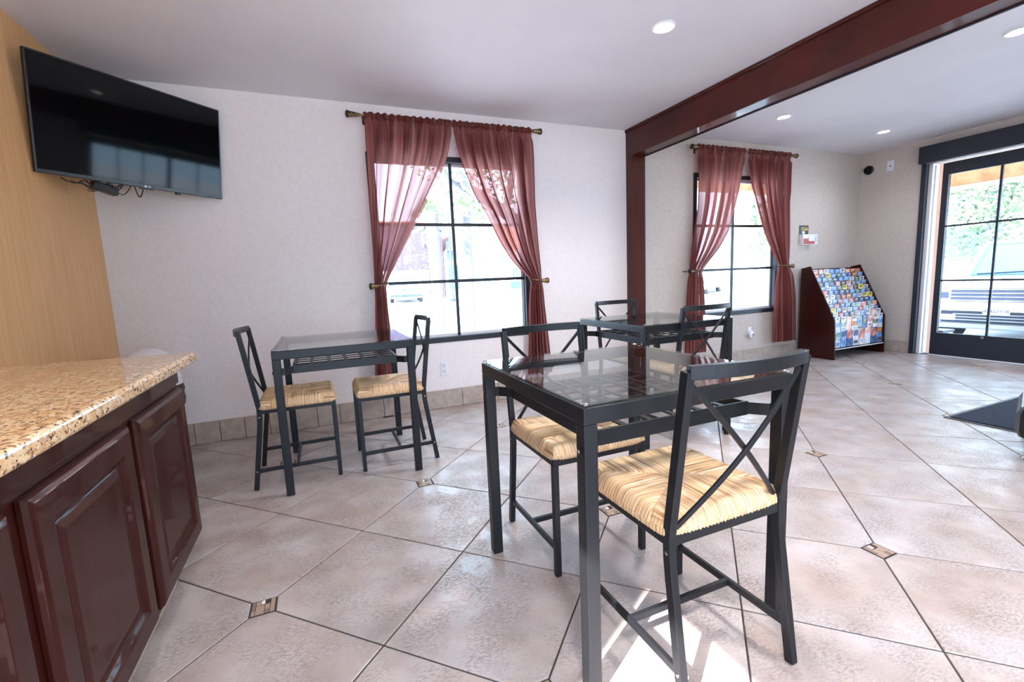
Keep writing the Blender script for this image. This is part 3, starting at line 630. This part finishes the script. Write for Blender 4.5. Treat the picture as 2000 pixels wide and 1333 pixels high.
# ------------------------------------------------------------------ chairs
def rush_seat():
    x0, x1, hy = -.158, .213, .190; n = 116; vs = []; fs = []; uvs = []
    def side(u, v): return abs(v) > .10+1.45*abs(u)**1.25
    def hgt(u, v):
        e = max(abs(u), abs(v)); z = .456-.030*max(0, (e-.86)/.14)**2.2
        z -= .006*math.exp(-((u)**2+(v)**2)/.05)
        d = abs(v)-(.10+1.45*abs(u)**1.25); z -= .004*math.exp(-(d/.035)**2)
        z += .003*(1-e)
        px, py = u*(x1-x0)/2, v*hy; c = (px if side(u, v) else py)
        z += .0016*math.sin(c*2*math.pi/.0085)
        return z
    for j in range(n+1):
        for i in range(n+1):
            u = -1+2*i/n; v = -1+2*j/n; cr = 1-.035*(abs(u)*abs(v))**6
            cc = (u*(x1-x0)/2 if abs(v) > abs(u) else v*hy)
            bul = 1+.006*math.sin(cc*2*math.pi/.011)*(max(abs(u), abs(v))**8)
            vs.append(((x0+x1)/2+u*cr*bul*(x1-x0)/2, v*cr*bul*hy, hgt(u, v)))
    for j in range(n):
        for i in range(n):
            a = j*(n+1)+i; fs.append((a, a+1, a+n+2, a+n+1)); u = -1+2*(i+.5)/n; v = -1+2*(j+.5)/n; sd = side(u, v)
            for (ii, jj) in ((i, j), (i+1, j), (i+1, j+1), (i, j+1)):
                U = (-1+2*ii/n)*(x1-x0)/2; V = (-1+2*jj/n)*hy; uvs.append((U, V+3) if sd else (V+7, U))
    # skirt: border loop down
    border = [(i, 0) for i in range(n)]+[(n, j) for j in range(n)]+[(n-i, n) for i in range(n)]+[(0, n-j) for j in range(n)]
    last = [j*(n+1)+i for i, j in border]; cxm = (x0+x1)/2
    for z, f in ((.417, 1.004), (.4085, .985), (.407, .93)):
        cur = []
        for k, (i, j) in enumerate(border):
            bx, by, bz = vs[j*(n+1)+i]; s_ = 1+.0022*math.sin(k*1.1+math.sin(k*.37)); vs.append((cxm+(bx-cxm)*f*s_, by*f*s_, z)); cur.append(len(vs)-1)
        m = len(border)
        for k in range(m):
            k2 = (k+1) % m; fs.append((last[k2], last[k], cur[k], cur[k2])); c0 = k*.0033; uvs += [(c0+.0033, z+.02), (c0, z+.02), (c0, z), (c0+.0033, z)]
        last = cur
    fs.append(tuple(last[::-1])); uvs += [(0, 0)]*len(last)
    me = bpy.data.meshes.new('rush_seat'); me.from_pydata(vs, [], fs); me.materials.append(M['rush']); ul = me.uv_layers.new(name='UVMap')
    for k, uv in enumerate(uvs): ul.data[k].uv = uv
    me.polygons.foreach_set('use_smooth', [True]*len(me.polygons)); return me
SEAT = rush_seat()
def make_chair(label):
    t = thing('dining_chair', label, 'chair', (0, 0, 0), 0, 'metal chairs with rush seats'); w = .0205; YY = .185-w/2; m = M['metal']
    for s in (-1, 1):
        B(.210-w, .210, s*YY-w/2, s*YY+w/2, .001, .396).obj('leg', m, t, bevel=.002)
        MB().sweep([(-.200, s*YY, .001), (-.157, s*YY, .30), (-.150, s*YY, .355), (-.148, s*YY, .415), (-.153, s*YY, .455), (-.200, s*YY, .800)], w, .023, (0, 1, 0)).obj('rear_leg', m, t, bevel=.002)
        MB().sweep([(.205-w/2, s*YY, .098), (-.178, s*YY, .098)], .012, .020, (0, 1, 0)).obj('side_stretcher', m, t, bevel=.0015)
        for z, xx in ((.375, -.150), (.098, -.187)):
            MB().lathe([(.0045, 0), (.0045, s*.0012), (.003, s*.002)], (xx, s*(YY+w/2), z), 10, 'y').obj('screw', M['steel'], t)
    MB().sweep([(.0, -YY+.005, .098), (.0, YY-.005, .098)], .014, .018, (1, 0, 0)).obj('cross_stretcher', m, t, bevel=.0015)
    N = 14; tr = []
    for i in range(N+1): y = -YY-.0+2*YY*i/N; tr.append((-.201-.030*(1-(y/YY)**2), y, .797))
    MB().sweep(tr, .030, .020, (0, 0, 1)).obj('top_rail', m, t, bevel=.002)
    for s in (-1, 1):
        pts = []
        for i in range(13):
            k = i/12; y = s*(-YY+.012+(2*YY-.024)*k); z = .772-(.772-.432)*k; xb = -.153-(z-.455)*.136; pts.append((xb-.022*math.sin(math.pi*k)-.004*s, y, z))
        MB().sweep(pts, .012, .007, (0, .66, .75*s)).obj('cross_bar', m, t, bevel=.001)
    MB().sweep([(.200, -YY, .4025), (.200, YY, .4025), (-.148, YY, .4025), (-.148, -YY, .4025)], .025, .018, (0, 0, 1), closed=True).obj('seat_frame', m, t, bevel=.002)
    o = bpy.data.objects.new('rush_seat', SEAT); C.objects.link(o); o.parent = t; o['label'] = 'woven natural rush seat'
    return t
CH = [((-.176, 2.713), 0, 'metal chair with rush seat at the left end of the left table'),
      ((.349, 2.69), math.pi, 'metal chair with rush seat at the left table, on its window side'),
      ((.836, 1.471), -math.pi/2, 'metal chair with rush seat on the far side of the foreground table'),
      ((.853, .905), math.pi/2, 'nearest metal chair with rush seat, its crossed back toward the viewer'),
      ((2.061, 2.20), math.pi/2, 'metal chair with rush seat on the near side of the farthest table'),
      ((2.08, 2.705), -math.pi/2, 'metal chair with rush seat behind the farthest table, in front of the post')]
c0 = make_chair(CH[0][2])
for k, (p, rz, lb) in enumerate(CH):
    c = c0 if k == 0 else copy_thing(c0); c.location = (p[0], p[1], 0); c.rotation_euler = (0, 0, rz); c['label'] = lb

# ------------------------------------------------------------------ brochure rack
rk = thing('brochure_rack', 'cherry wood stepped brochure rack in the corner beside the entrance door', 'rack', (5.44, 3.3, 0))
prof = [(3.50, .002), (3.50, .985), (3.402, 1.006), (3.112, .42), (3.10, .002)]
for x0 in (5.0, 5.865): MB().prism([(y-3.3, z) for y, z in prof], 'x', x0-5.44, x0+.016-5.44).obj('side_panel', M['cherry'], rk, bevel=.002)
B(-.423, .424, .192, .200, .10, .975).obj('back_panel', M['cherry'], rk)
B(-.423, .424, -.178, .19, .108, .120).obj('bottom_shelf', M['cherry'], rk)
B(-.423, .424, -.192, -.188, .110, .20).obj('lip', M['pane'], rk); B(-.423, .424, -.195, -.186, .108, .116).obj('lip_strip', M['white'], rk)
NT = 12; tiers = []
for k in range(NT):
    f = k/(NT-1); zt = .445+(.955-.445)*f; yt = 3.128+(3.392-3.128)*f; tiers.append((yt, zt))
for k, (yt, zt) in enumerate(tiers):
    if k: B(-.423, .424, yt-3.3+.0065, yt-3.3+.0085, zt-.15, zt-.030).obj('divider', M['cherry'], rk)
def bro_mat(name, c1, c2, sc):
    return mat(name, srgb(*c1), .35, noise=((sc, sc, sc*.6), srgb(*c2), .42, .58))
BC = [('blue', (70, 120, 190), (150, 190, 230)), ('navy blue', (34, 50, 100), (90, 120, 180)), ('white', (226, 228, 236), (190, 200, 220)), ('yellow', (232, 206, 70), (250, 240, 170)), ('orange', (224, 140, 60), (120, 70, 30)),
      ('sky blue', (110, 170, 220), (60, 110, 170)), ('dark green', (50, 78, 66), (150, 170, 140)), ('red', (178, 56, 60), (220, 160, 140)), ('pale pink', (214, 168, 168), (240, 230, 230)), ('black', (34, 34, 46), (110, 90, 90)), ('teal', (70, 130, 130), (200, 210, 200)), ('salmon', (226, 140, 116), (250, 220, 200))]
BM = [bro_mat(c[0].replace(' ', '_')+'_print', c[1], c[2], 26) for c in BC]
ORD = ['first', 'second', 'third', 'fourth', 'fifth', 'sixth', 'seventh', 'eighth', 'ninth']
TR = ['lowest', 'second lowest', 'third lowest', 'fourth lowest', 'fifth lowest', 'sixth lowest', 'sixth highest', 'fifth highest', 'fourth highest', 'third highest', 'second highest', 'highest']
bmesh_cache = {}
def brochure(x, y, z, w, h, ci, pi_, label, lean):
    key = (round(w, 3), round(h, 3), ci, pi_)
    if key not in bmesh_cache:
        mb = B(-w/2, w/2, -.002, .002, 0, h)
        mb.box(-w*.4, w*.4, -.0026, -.002, h*.40, h*.70, 1) if pi_ % 2 else mb.box(-w*.5, w*.5, -.0026, -.002, h*.30, h*.62, 1)
        mb.box(-w*.42+w*.1*(pi_ % 3), w*.22, -.0028, -.002, h*(.84+.03*(pi_ % 2)), h*.92, 2); mb.box(-w*.38, w*(.0+.1*pi_), -.0028, -.002, h*.77, h*.79, 2)
        if pi_ % 3 == 0: mb.box(-w*.34, w*.34, -.0027, -.002, h*.08, h*.20, 3)
        bmesh_cache[key] = mb.mesh('brochure', [BM[ci], BM[(ci*5+pi_) % 12], M['cream'] if ci not in (2, 3, 8) else M['cardark'], BM[(pi_*3) % 12]])
    o = bpy.data.objects.new('brochure', bmesh_cache[key]); C.objects.link(o); o.location = (x, y, z); o.rotation_euler = (-lean, 0, 0)
    o['label'] = label; o['category'] = 'brochure'; o['group'] = 'brochures in the rack'
rnd = random.Random(12)
pal = [2, 0, 5, 1, 2, 5, 8, 3, 6, 1, 0, 2, 9, 7, 10, 4, 11, 5]
for k, (yt, zt) in enumerate(tiers):
    n = 9; wd = .84/n
    for i in range(n):
        ci = rnd.choice(pal)
        if k == 0: ci = rnd.choice([0, 5, 2, 11, 8, 1, 10])
        if k >= 10 and i == 7: ci = 4
        h = .15+rnd.uniform(-.012, .012); hh = zt-h+rnd.uniform(-.006, .006)+.01
        brochure(5.025+wd*(i+.5)+rnd.uniform(-.004, .004), yt+.02-.022, hh, wd*rnd.uniform(.82, .93), h, ci, rnd.randrange(4), '%s brochure, %s from the left in the %s stepped tier of the rack' % (BC[ci][0], ORD[i], TR[k]), .02)
cols = [2, 0, 1, 2, 11, 2, 1, 5]
for i in range(8):
    brochure(5.03+.105*(i+.5), 3.128, .125, .096, .265+.012*(i % 3), cols[i], i % 4, 'large %s leaflet standing %s from the left on the bottom shelf of the rack' % (BC[cols[i]][0], ORD[i]), .02)

# ------------------------------------------------------------------ small wall fittings
def box_thing(name, label, cat, parts, loc):
    t = thing(name, label, cat, loc)
    for nm, bx, m, bv in parts: B(*bx).obj(nm, m, t, bevel=bv)
    return t
t = box_thing('wall_outlet', 'white duplex wall outlet below the left window', 'outlet', [('cover_plate', (-.030, .030, -.006, -.0005, -.055, .055), M['white'], .002)], (.876, YF, .322))
for s in (-1, 1):
    MB().lathe([(.017, -.006), (.017, -.008), (.015, -.009)], (0, 0, s*.023), 16, 'y').obj('receptacle', M['alum'], t)
    for dx in (-.006, .006): B(dx-.001, dx+.001, -.0098, -.0088, s*.023-.001, s*.023+.008).obj('slot', M['blackplastic'], t)
    MB().lathe([(.0022, -.0088), (.0022, -.0098)], (0, 0, s*.023-.008), 8, 'y').obj('slot', M['blackplastic'], t)
t = thing('air_freshener', 'white rounded plug-in air freshener below the right window', 'air freshener', (4.262, YF, .33))
B(-.028, .028, -.006, -.0005, -.03, .055).obj('outlet_plate', M['white'], t, bevel=.002)
MB().ball((0, -.028, -.025), .036, sc=(.95, .6, 1.25)).obj('body', M['white'], t, smooth=60)
MB().lathe([(.010, -.0485), (.010, -.052)], (.004, 0, -.025), 14, 'y').obj('button', M['blueglass'], t)
t = thing('security_camera', 'round black dome camera high on the door wall near the corner', 'camera', (XR, 3.455, 2.085))
MB().lathe([(.052, -.001), (.052, -.012), (.046, -.020), (.040, -.022)], seg=28, axis='x').obj('base_ring', M['blackplastic'], t, smooth=40)
MB().lathe([(.040, -.018), (.036, -.040), (.024, -.055), (.010, -.061), (.001, -.062)], seg=28, axis='x').obj('dome', M['screen'], t, smooth=60)
t = box_thing('wall_plate', 'beige blank wall plate with a small centre jack beside the black dome camera', 'wall plate', [('cover_plate', (-.008, -.0005, -.034, .034, -.055, .055), M['cream'], .002), ('jack', (-.009, -.005, -.008, .008, -.012, .006), M['greym'], .001)], (XR, 3.235, 2.085))
t = box_thing('picture_card', 'small square black and gold picture above the red wall box', 'picture', [('backing', (-.072, .072, -.006, -.0005, -.048, .048), M['blackplastic'], 0), ('gold_oval', (-.045, .060, -.008, -.006, -.012, .030), mat('gold_print', srgb(206, 178, 90), .4, noise=((60, 60, 60), srgb(90, 70, 30), .4, .6)), .006), ('pale_print', (-.03, .01, -.0075, -.006, -.045, -.016), M['cream'], 0)], (5.068, YF, 1.415))
t = box_thing('red_notice_box', 'red and white notice box on the front wall right of the right window', 'box', [('casing', (-.10, .10, -.045, -.0005, -.058, .058), M['white'], .004), ('red_face', (-.092, .092, -.047, -.045, -.050, .010), M['red'], 0), ('white_tag', (-.01, .03, -.050, -.047, -.018, .044), M['white'], 0), ('grey_tag', (.032, .085, -.049, -.046, -.018, .044), M['cream'], 0), ('text_strip', (-.088, -.015, -.0475, -.045, .016, .044), M['carg'], 0)], (5.10, YF, 1.305))
t = box_thing('paper_note', 'small white printed note right of the red notice box', 'note', [('sheet', (-.045, .045, -.003, -.0005, -.055, .055), M['cream'], 0)]+[('print_line', (-.03, .03, -.0036, -.003, z, z+.004), M['blueglass'], 0) for z in (.034, .016, .004, -.008, -.02, -.034)], (5.262, YF, 1.31))

# doormat, lounge chair edge
t = thing('doormat', 'dark blue grey entrance mat with pale rubber edge near the door', 'doormat', (4.5, .85, 0))
B(-.86, .90, -.55, .712, .0005, .005).obj('rubber_edge', M['rubber'], t, bevel=.002)
B(-.835, .875, -.525, .687, .005, .010).obj('pile', M['matb'], t, bevel=.002)
t = thing('lounge_chair', 'black leather lounge chair at the right edge of the photo beside the mat', 'chair', (3.475, .795, .011), .32)
MB().box(-.28, .262, -.34, .30, .10, .21).obj('seat', M['leather'], t, bevel=.045)
MB().box(-.27, .25, .22, .36, .09, .27).obj('arm', M['leather'], t, bevel=.05)
MB().box(-.27, .25, -.42, -.28, .09, .27).obj('arm', M['leather'], t, bevel=.05)
MB().box(-.36, -.24, -.38, .32, .09, .52).obj('backrest', M['leather'], t, bevel=.045)
for sx in (-.25, .22):
    for sy in (-.36, .31): MB().lathe([(.022, .001), (.024, .01), (.012, .02), (.012, .10)], (sx, sy, 0), 14).obj('leg', M['steel'], t, smooth=40)

# ------------------------------------------------------------------ outdoors
def ground_z(y): return -.17+max(0, y-6)*.0135
mb = MB(); ys = [-60, 3.7, 6, 12, 20, 30, 60, 120]
mb.add([(x, y, ground_z(y)) for y in ys for x in (-90, 120)], [(2*i, 2*i+1, 2*i+3, 2*i+2) for i in range(len(ys)-1)])
o = mb.obj('ground', M['asphalt']); o['kind'] = 'structure'
# porch beams over right window and door
t = thing('porch', 'tan stucco porch beam and roof outside the entrance door', 'porch', (7.5, 3, 0))
B(-4.6, 1.1, 2.35, 2.6, 2.23, 2.9).obj('beam', M['stucco'], t); B(.85, 1.1, -5, 2.35, 2.02, 2.9).obj('beam', M['stucco'], t)
B(-4.6, 1.1, .70, 2.6, 2.9, 3.0).obj('roof', M['stucco'], t); B(-1.3, 1.1, -5, .70, 2.9, 3.0).obj('roof', M['stucco'], t)
B(.83, 1.12, -5, 2.37, 2.0, 2.03).obj('fascia', M['alum'], t)
for (x0, x1, y0, y1) in ((.82, 1.12, 2.32, 2.62), (-4.62, -4.3, 2.32, 2.62), (.82, 1.12, -5, -4.7)): B(x0, x1, y0, y1, -.17, 2.25).obj('column', M['stucco'], t)
t = thing('planter_box', 'grey utility box outside the open gap of the entrance door', 'box', (6.75, 3.02, -.17)); B(-.12, .12, -.10, .12, 0, .34).obj('casing', M['carg'], t, bevel=.01); B(-.13, .13, -.11, .13, .34, .37).obj('lid', M['cardark'], t, bevel=.005)

def window_grid(par, x0, x1, z0, z1, y, nx, nz):
    B(x0, x1, y-.03, y, z0, z1).obj('pane', M['blueglass'], par)
    g = MB()
    for i in range(nx+1): xx = x0+(x1-x0)*i/nx; g.box(xx-.03, xx+.03, y-.06, y-.02, z0, z1)
    for i in range(nz+1): zz = z0+(z1-z0)*i/nz; g.box(x0, x1, y-.06, y-.02, zz-.03, zz+.03)
    g.obj('window_frame', M['housew'], par)
gz = ground_z(26)
t = thing('building', 'lilac rendered building marked 1978 across the street', 'building', (4.5, 27, gz))
B(-5, 2.55, 0, 6, 0, 4.25).obj('wall', M['housep'], t); B(-5.2, 2.56, -.2, 6.2, 4.25, 4.45).obj('roof', M['rooft'], t)
B(-5, 1.6, -.02, 0, 0, 1.7).obj('lower_wall', M['housew'], t)
text_mesh('1978', .42, .03, M['housew'], 'number_sign', (1.72, -.05, 3.17), (math.pi/2, 0, 0), t)
t = thing('building', 'white building with an arched glazed doorway across the street', 'building', (9.5, 26.5, gz))
B(-2.4, 7, 0, 6, 0, 2.75).obj('wall', M['housew'], t)
MB().prism([(-2.34, 2.75), (7.3, 2.75), (6.2, 4.1), (-1.5, 4.1)], 'y', -.3, 6.3).obj('roof', M['rooft'], t)
B(-2.38, -1.9, -.05, .0, 2.2, 3.3).obj('blue_banner', M['blueglass'], t); B(-2.3, -1.7, -.05, 0, .5, 1.9).obj('blue_panel', M['blueglass'], t)
ar = [(-.95+.0, 0), (.95, 0)]+[(.95*math.cos(a), 1.25+.95*math.sin(a)) for a in [math.pi*i/16 for i in range(17)]]
MB().prism([(p[0]-.25, p[1]) for p in ar], 'y', -.06, -.01).obj('arched_door', M['carglass'], t)
g = MB()
for i in range(16):
    a0, a1 = math.pi*i/16, math.pi*(i+1)/16; g.sweep([(-.25+1.0*math.cos(a0), -.08, 1.25+1.0*math.sin(a0)), (-.25+1.0*math.cos(a1), -.08, 1.25+1.0*math.sin(a1))], .08, .06, (0, 1, 0))
for xx in (-.9, -.25, .4): g.box(-.0+xx-.03, xx+.03, -.1, -.05, 0, 2.1)
for zz in (.0, .62, 1.25): g.box(-1.25, .75, -.1, -.05, zz-.03, zz+.03)
g.obj('door_frame', M['housew'], t); window_grid(t, 1.75, 2.35, .9, 1.7, 0, 3, 1)
B(1.6, 2.5, -.04, 0, .35, .8).obj('blue_panel', M['blueglass'], t)
t = thing('building', 'long pale building beyond the parked cars seen through the entrance door', 'building', (34, 14, 0)); B(-4, 6, -14, 12, -.3, 4.2).obj('wall', M['housew'], t); B(-4.4, 6.3, -14.3, 12.3, 4.2, 4.6).obj('roof', M['rooft'], t)
for k in range(5): B(-4.06, -4.0, -12+k*4.6, -9.8+k*4.6, 1.1, 2.6).obj('window', M['blueglass'], t)
# lamp post
t = thing('lamp_post', 'blue grey lamp post in front of the white arched building', 'lamp post', (6.25, 22.5, ground_z(22.5)))
MB().tube([(0, 0, .14), (0, 0, 4.3)], [.07, .045], 10).obj('pole', M['blueglass'], t, smooth=40); MB().lathe([(.16, 0), (.16, .1), (.09, .16)], seg=14).obj('base', M['cardark'], t); MB().lathe([(.08, 4.3), (.2, 4.6), (.12, 4.75), (.02, 4.85)], seg=12).obj('lantern', M['housew'], t)

def foliage(par, blobs, n, size, m, seed, name='foliage'):
    r = random.Random(seed); mb = MB()
    for (cx, cy, cz, rad, fr) in blobs:
        for _ in range(int(n*fr)):
            d = Vector((r.gauss(0, 1), r.gauss(0, 1), r.gauss(0, 1))).normalized()*rad*r.random()**.4; c = Vector((cx, cy, cz))+d
            a = Vector((r.gauss(0, 1), r.gauss(0, 1), r.gauss(0, 1))).normalized(); b = a.cross(Vector((r.gauss(0, 1), r.gauss(0, 1), r.gauss(0, 1)))).normalized(); s = size*r.uniform(.6, 1.3)
            mb.add([c-a*s, c+b*s*.45, c+a*s, c-b*s*.45], [(0, 1, 2, 3)])
    o = mb.obj(name, m, par); o['kind'] = 'stuff'; return o
t = thing('tree', 'large forked tree with sparse leaves just outside the left window', 'tree', (3.6, 8.2, ground_z(8.2)))
MB().tube([(.9, .6, 0), (.85, .5, 1.3), (.35, .2, 2.1), (-.35, .0, 2.50), (-1.0, -.1, 2.85), (-1.25, 0, 3.6)], [.20, .18, .14, .11, .08, .05], 10).obj('trunk', M['bark'], t, smooth=60)
MB().tube([(-.62, 0, 2.62), (-1.2, .1, 2.95), (-1.7, .2, 3.6)], [.07, .055, .03], 8).obj('branch', M['bark'], t, smooth=60)
MB().tube([(-.2, 0, 2.45), (.1, .2, 3.3), (.5, .4, 4.2)], [.08, .06, .03], 8).obj('branch', M['bark'], t, smooth=60)
foliage(t, [(-1.2, 0, 3.8, 1.0, 1), (.1, .2, 4.1, 1.2, 1), (-.4, .2, 2.9, .7, .25), (-1.0, .2, 2.4, .5, .12), (.9, .3, 2.8, .8, .3)], 900, .06, M['leaf2'], 3)
def palm(x, y, h, lb, rr, seed, nfr=22):
    t = thing('palm_tree', lb, 'palm tree', (x, y, ground_z(y))); r = random.Random(seed)
    MB().tube([(0, 0, 0), (.03, 0, h*.5), (0, 0, h)], [.12, .10, .13], 10).obj('trunk', M['housew'] if rr > .6 else M['bark'], t, smooth=60)
    mb = MB()
    for k in range(nfr):
        a = r.uniform(0, 6.28); e = r.uniform(-.5, 1.2); d = Vector((math.cos(a)*math.cos(e), math.sin(a)*math.cos(e), math.sin(e))); sd = d.cross(Vector((0, 0, 1))).normalized()
        for j in range(-4, 5):
            dd = (d+sd*.13*j).normalized(); p0 = Vector((0, 0, h))+d*rr*.35; p1 = p0+dd*rr*.65-Vector((0, 0, .12*rr)); mb.add([p0, p0+(p1-p0)*.5+sd*.03*rr, p1, p0+(p1-p0)*.5-sd*.03*rr], [(0, 1, 2, 3)])
    o = mb.obj('fronds', M['leaf2'], t); o['kind'] = 'stuff'
palm(3.75, 16, 3.1, 'pale trunked palm in front of the 1978 building', .9, 5, 30)
palm(2.55, 10.5, 2.75, 'small fan palm seen through the left half of the left window', .42, 9)
palm(3.42, 10.8, 2.78, 'small fan palm seen through the right half of the left window', .42, 14)
palm(7.9, 25.2, .9, 'low palm beside the arched doorway across the street', .7, 19)
for k, (x, y, h, rad, lb) in enumerate([(13.5, 9.5, 3.0, 1.9, 'leafy tree beyond the car park left of the entrance door glass'), (17, 6.6, 3.4, 2.2, 'leafy tree behind the white vehicle at the entrance'), (12, 15.5, 3.2, 1.8, 'sparse tree seen through the right window'), (20, 12, 3.6, 2.6, 'distant tree between the parked cars'),
                                      (1.2, -9, 2.6, 2.2, 'green tree behind the building, left of two'), (5.5, -9.5, 2.8, 2.4, 'green tree behind the building, right of two')]):
    t = thing('tree', lb, 'tree', (x, y, ground_z(y)), 0, 'street trees'); MB().tube([(0, 0, 0), (.05, 0, h*.5), (.1, 0, h)], [.16, .12, .06], 8).obj('trunk', M['bark'], t, smooth=60)
    foliage(t, [(0, 0, h*.62, rad*.75, .5), (.5, .3, h*.95, rad*.8, .6), (-.6, -.2, h*.8, rad*.7, .5), (0, 0, h*1.2, rad*.6, .4)], 1500 if y > 0 else 2600, .085 if y > 0 else .1, M['leaf'], 30+k)

# vehicles: local +x is the nose
def wheels(t, L, Wd, r, xs):
    for xx in xs:
        for s in (-1, 1):
            w = MB().lathe([(r*.6, s*(Wd/2-.20)), (r, s*(Wd/2-.19)), (r, s*(Wd/2-.01)), (r*.62, s*(Wd/2))], (xx, 0, r), 22, 'y').obj('wheel', M['tyre'], t, smooth=40)
            MB().lathe([(r*.6, s*(Wd/2-.03)), (r*.55, s*(Wd/2+.002)), (r*.15, s*(Wd/2-.01))], (xx, 0, r), 18, 'y').obj('rim', M['carg'], w)
def vehicle(name, label, loc, rz, L, Wd, hoodz, roofz, paint, cls):
    t = thing(name, label, 'car', loc, rz); z0 = .22; r = .30; n = L/2
    if cls == 'suv': body = [(-n, z0), (n-.05, z0), (n, .32), (n+.02, hoodz-.16), (n-.10, hoodz-.02), (n-.45, hoodz), (-n+.02, hoodz+.02), (-n-.02, .5)]
    else: body = [(-n, z0), (n-.05, z0), (n+.02, .35), (n-.06, hoodz-.14), (n-.5, hoodz-.04), (n-1.0, hoodz), (-n+.3, hoodz+.02), (-n-.02, hoodz-.12)]
    MB().prism(body, 'y', -Wd/2, Wd/2).obj('body', M[paint], t, bevel=.05)
    if cls == 'suv': cab = [(-n+.05, hoodz), (n-1.0, hoodz), (n-1.45, roofz-.04), (n-1.65, roofz), (-n+.25, roofz), (-n+.1, roofz-.08)]
    else: cab = [(-n+.25, hoodz), (n-1.0, hoodz), (n-1.75, roofz), (-n+1.1, roofz)]
    MB().prism(cab, 'y', -Wd/2+.08, Wd/2-.08).obj('cabin', M['carglass'], t, bevel=.04)
    rx = (-n+.22, n-1.5) if cls == 'suv' else (-n+1.05, n-1.7)
    B(rx[0], rx[1], -Wd/2+.07, Wd/2-.07, roofz-.03, roofz+.03).obj('roof', M[paint], t, bevel=.025)
    for s in (-1, 1):
        yy = s*(Wd/2-.095); a, b = cab[1], cab[2]
        MB().sweep([(a[0]+.01, yy, a[1]), (b[0]+.01, yy, b[1]+.02)], .05, .045, (0, 1, 0)).obj('pillar', M[paint], t)
        mr = MB().ball((n-1.12, s*(Wd/2+.07), hoodz+.09), .09, sc=(.6, 1, .8)).obj('mirror', M[paint], t, smooth=60)
    wheels(t, L, Wd, r, (n-.62, -n+.68)); return t, n
gz8 = -.17
suv, n = vehicle('suv', 'white suv parked nose toward the entrance door, number plate 8YED178', (10.35, 3.10, gz8), math.pi, 4.0, 1.70, .93, 1.42, 'carw', 'suv')
B(n, n+.035, -.50, .50, .60, .78).obj('grille', M['cardark'], suv, bevel=.01)
for z in (.615, .665, .715, .765): B(n+.03, n+.045, -.50, .50, z-.006, z+.006).obj('grille_bar', M['steel'], suv)
for s in (-1, 1):
    y0, y1 = sorted((s*.51, s*.82)); h = B(n-.02, n+.035, y0, y1, .60, .78).obj('headlamp', M['lens'], suv, bevel=.02)
    y0, y1 = sorted((s*.52, s*.64)); B(n+.03, n+.04, y0, y1, .64, .73).obj('lens', M['cardark'], h)
    y0, y1 = sorted((s*.42, s*.80)); B(n+.0, n+.05, y0, y1, .33, .42).obj('fog_lamp', M['lens'], suv, bevel=.01)
B(n-.05, n+.05, -.80, .80, .22, .30).obj('skid_bar', M['carg'], suv, bevel=.02); B(n-.02, n+.045, -.60, .60, .31, .47).obj('lower_grille', M['cardark'], suv, bevel=.015)
for z in (.345, .385, .425): B(n+.04, n+.055, -.45, .45, z-.006, z+.006).obj('grille_bar', M['carg'], suv)
MB().tube([(n-.88, -.6, .955), (n-.95, .1, .985)], .012, 6).obj('wiper', M['cardark'], suv)
pl = B(n+.045, n+.058, -.135, .135, .425, .545).obj('number_plate', M['plate'], suv, bevel=.003)
text_mesh('8YED178', .066, .001, M['plateblue'], 'plate_number', (n+.0595, 0, .480), (math.pi/2, 0, math.pi/2), suv)
for yy in (-.3, .0, .3): B(n-.14, n-.10, yy-.03, yy+.03, .895, .905).obj('hood_badge', M['cardark'], suv)
jp, n = vehicle('off_road_vehicle', 'white off road vehicle with slotted grille parked across the street', (4.35, 27.0-1.9, ground_z(25)), -math.pi/2-.15, 3.4, 1.65, .85, 1.45, 'carw', 'suv')
for k in range(7): B(n+.0, n+.03, -.36+k*.12-.025, -.36+k*.12+.025, .55, .74).obj('grille_slot', M['cardark'], jp)
for s in (-1, 1): MB().lathe([(.09, n), (.09, n+.03), (.05, n+.04)], (0, s*.6, .66), 14, 'x').obj('headlamp', M['lens'], jp)
B(n-.02, n+.12, -.78, .78, .28, .42).obj('bumper', M['cardark'], jp, bevel=.02)
c2, n = vehicle('sedan', 'silver sedan parked beyond the right window', (17.2, 17.2, ground_z(17)), -2.6, 3.8, 1.5, .72, 1.15, 'carg', 'sedan')
for s in (-1, 1): B(n-.1, n+.02, s*.55-.14, s*.55+.14, .45, .58).obj('headlamp', M['lens'], c2, bevel=.02)
c3, n = vehicle('sedan', 'white sedan parked far left behind the suv at the entrance', (20, 8.9, ground_z(9)), -2.9, 3.9, 1.6, .74, 1.2, 'carw', 'sedan')
for s in (-1, 1): B(n-.1, n+.02, s*.6-.14, s*.6+.14, .45, .58).obj('headlamp', M['lens'], c3, bevel=.02)
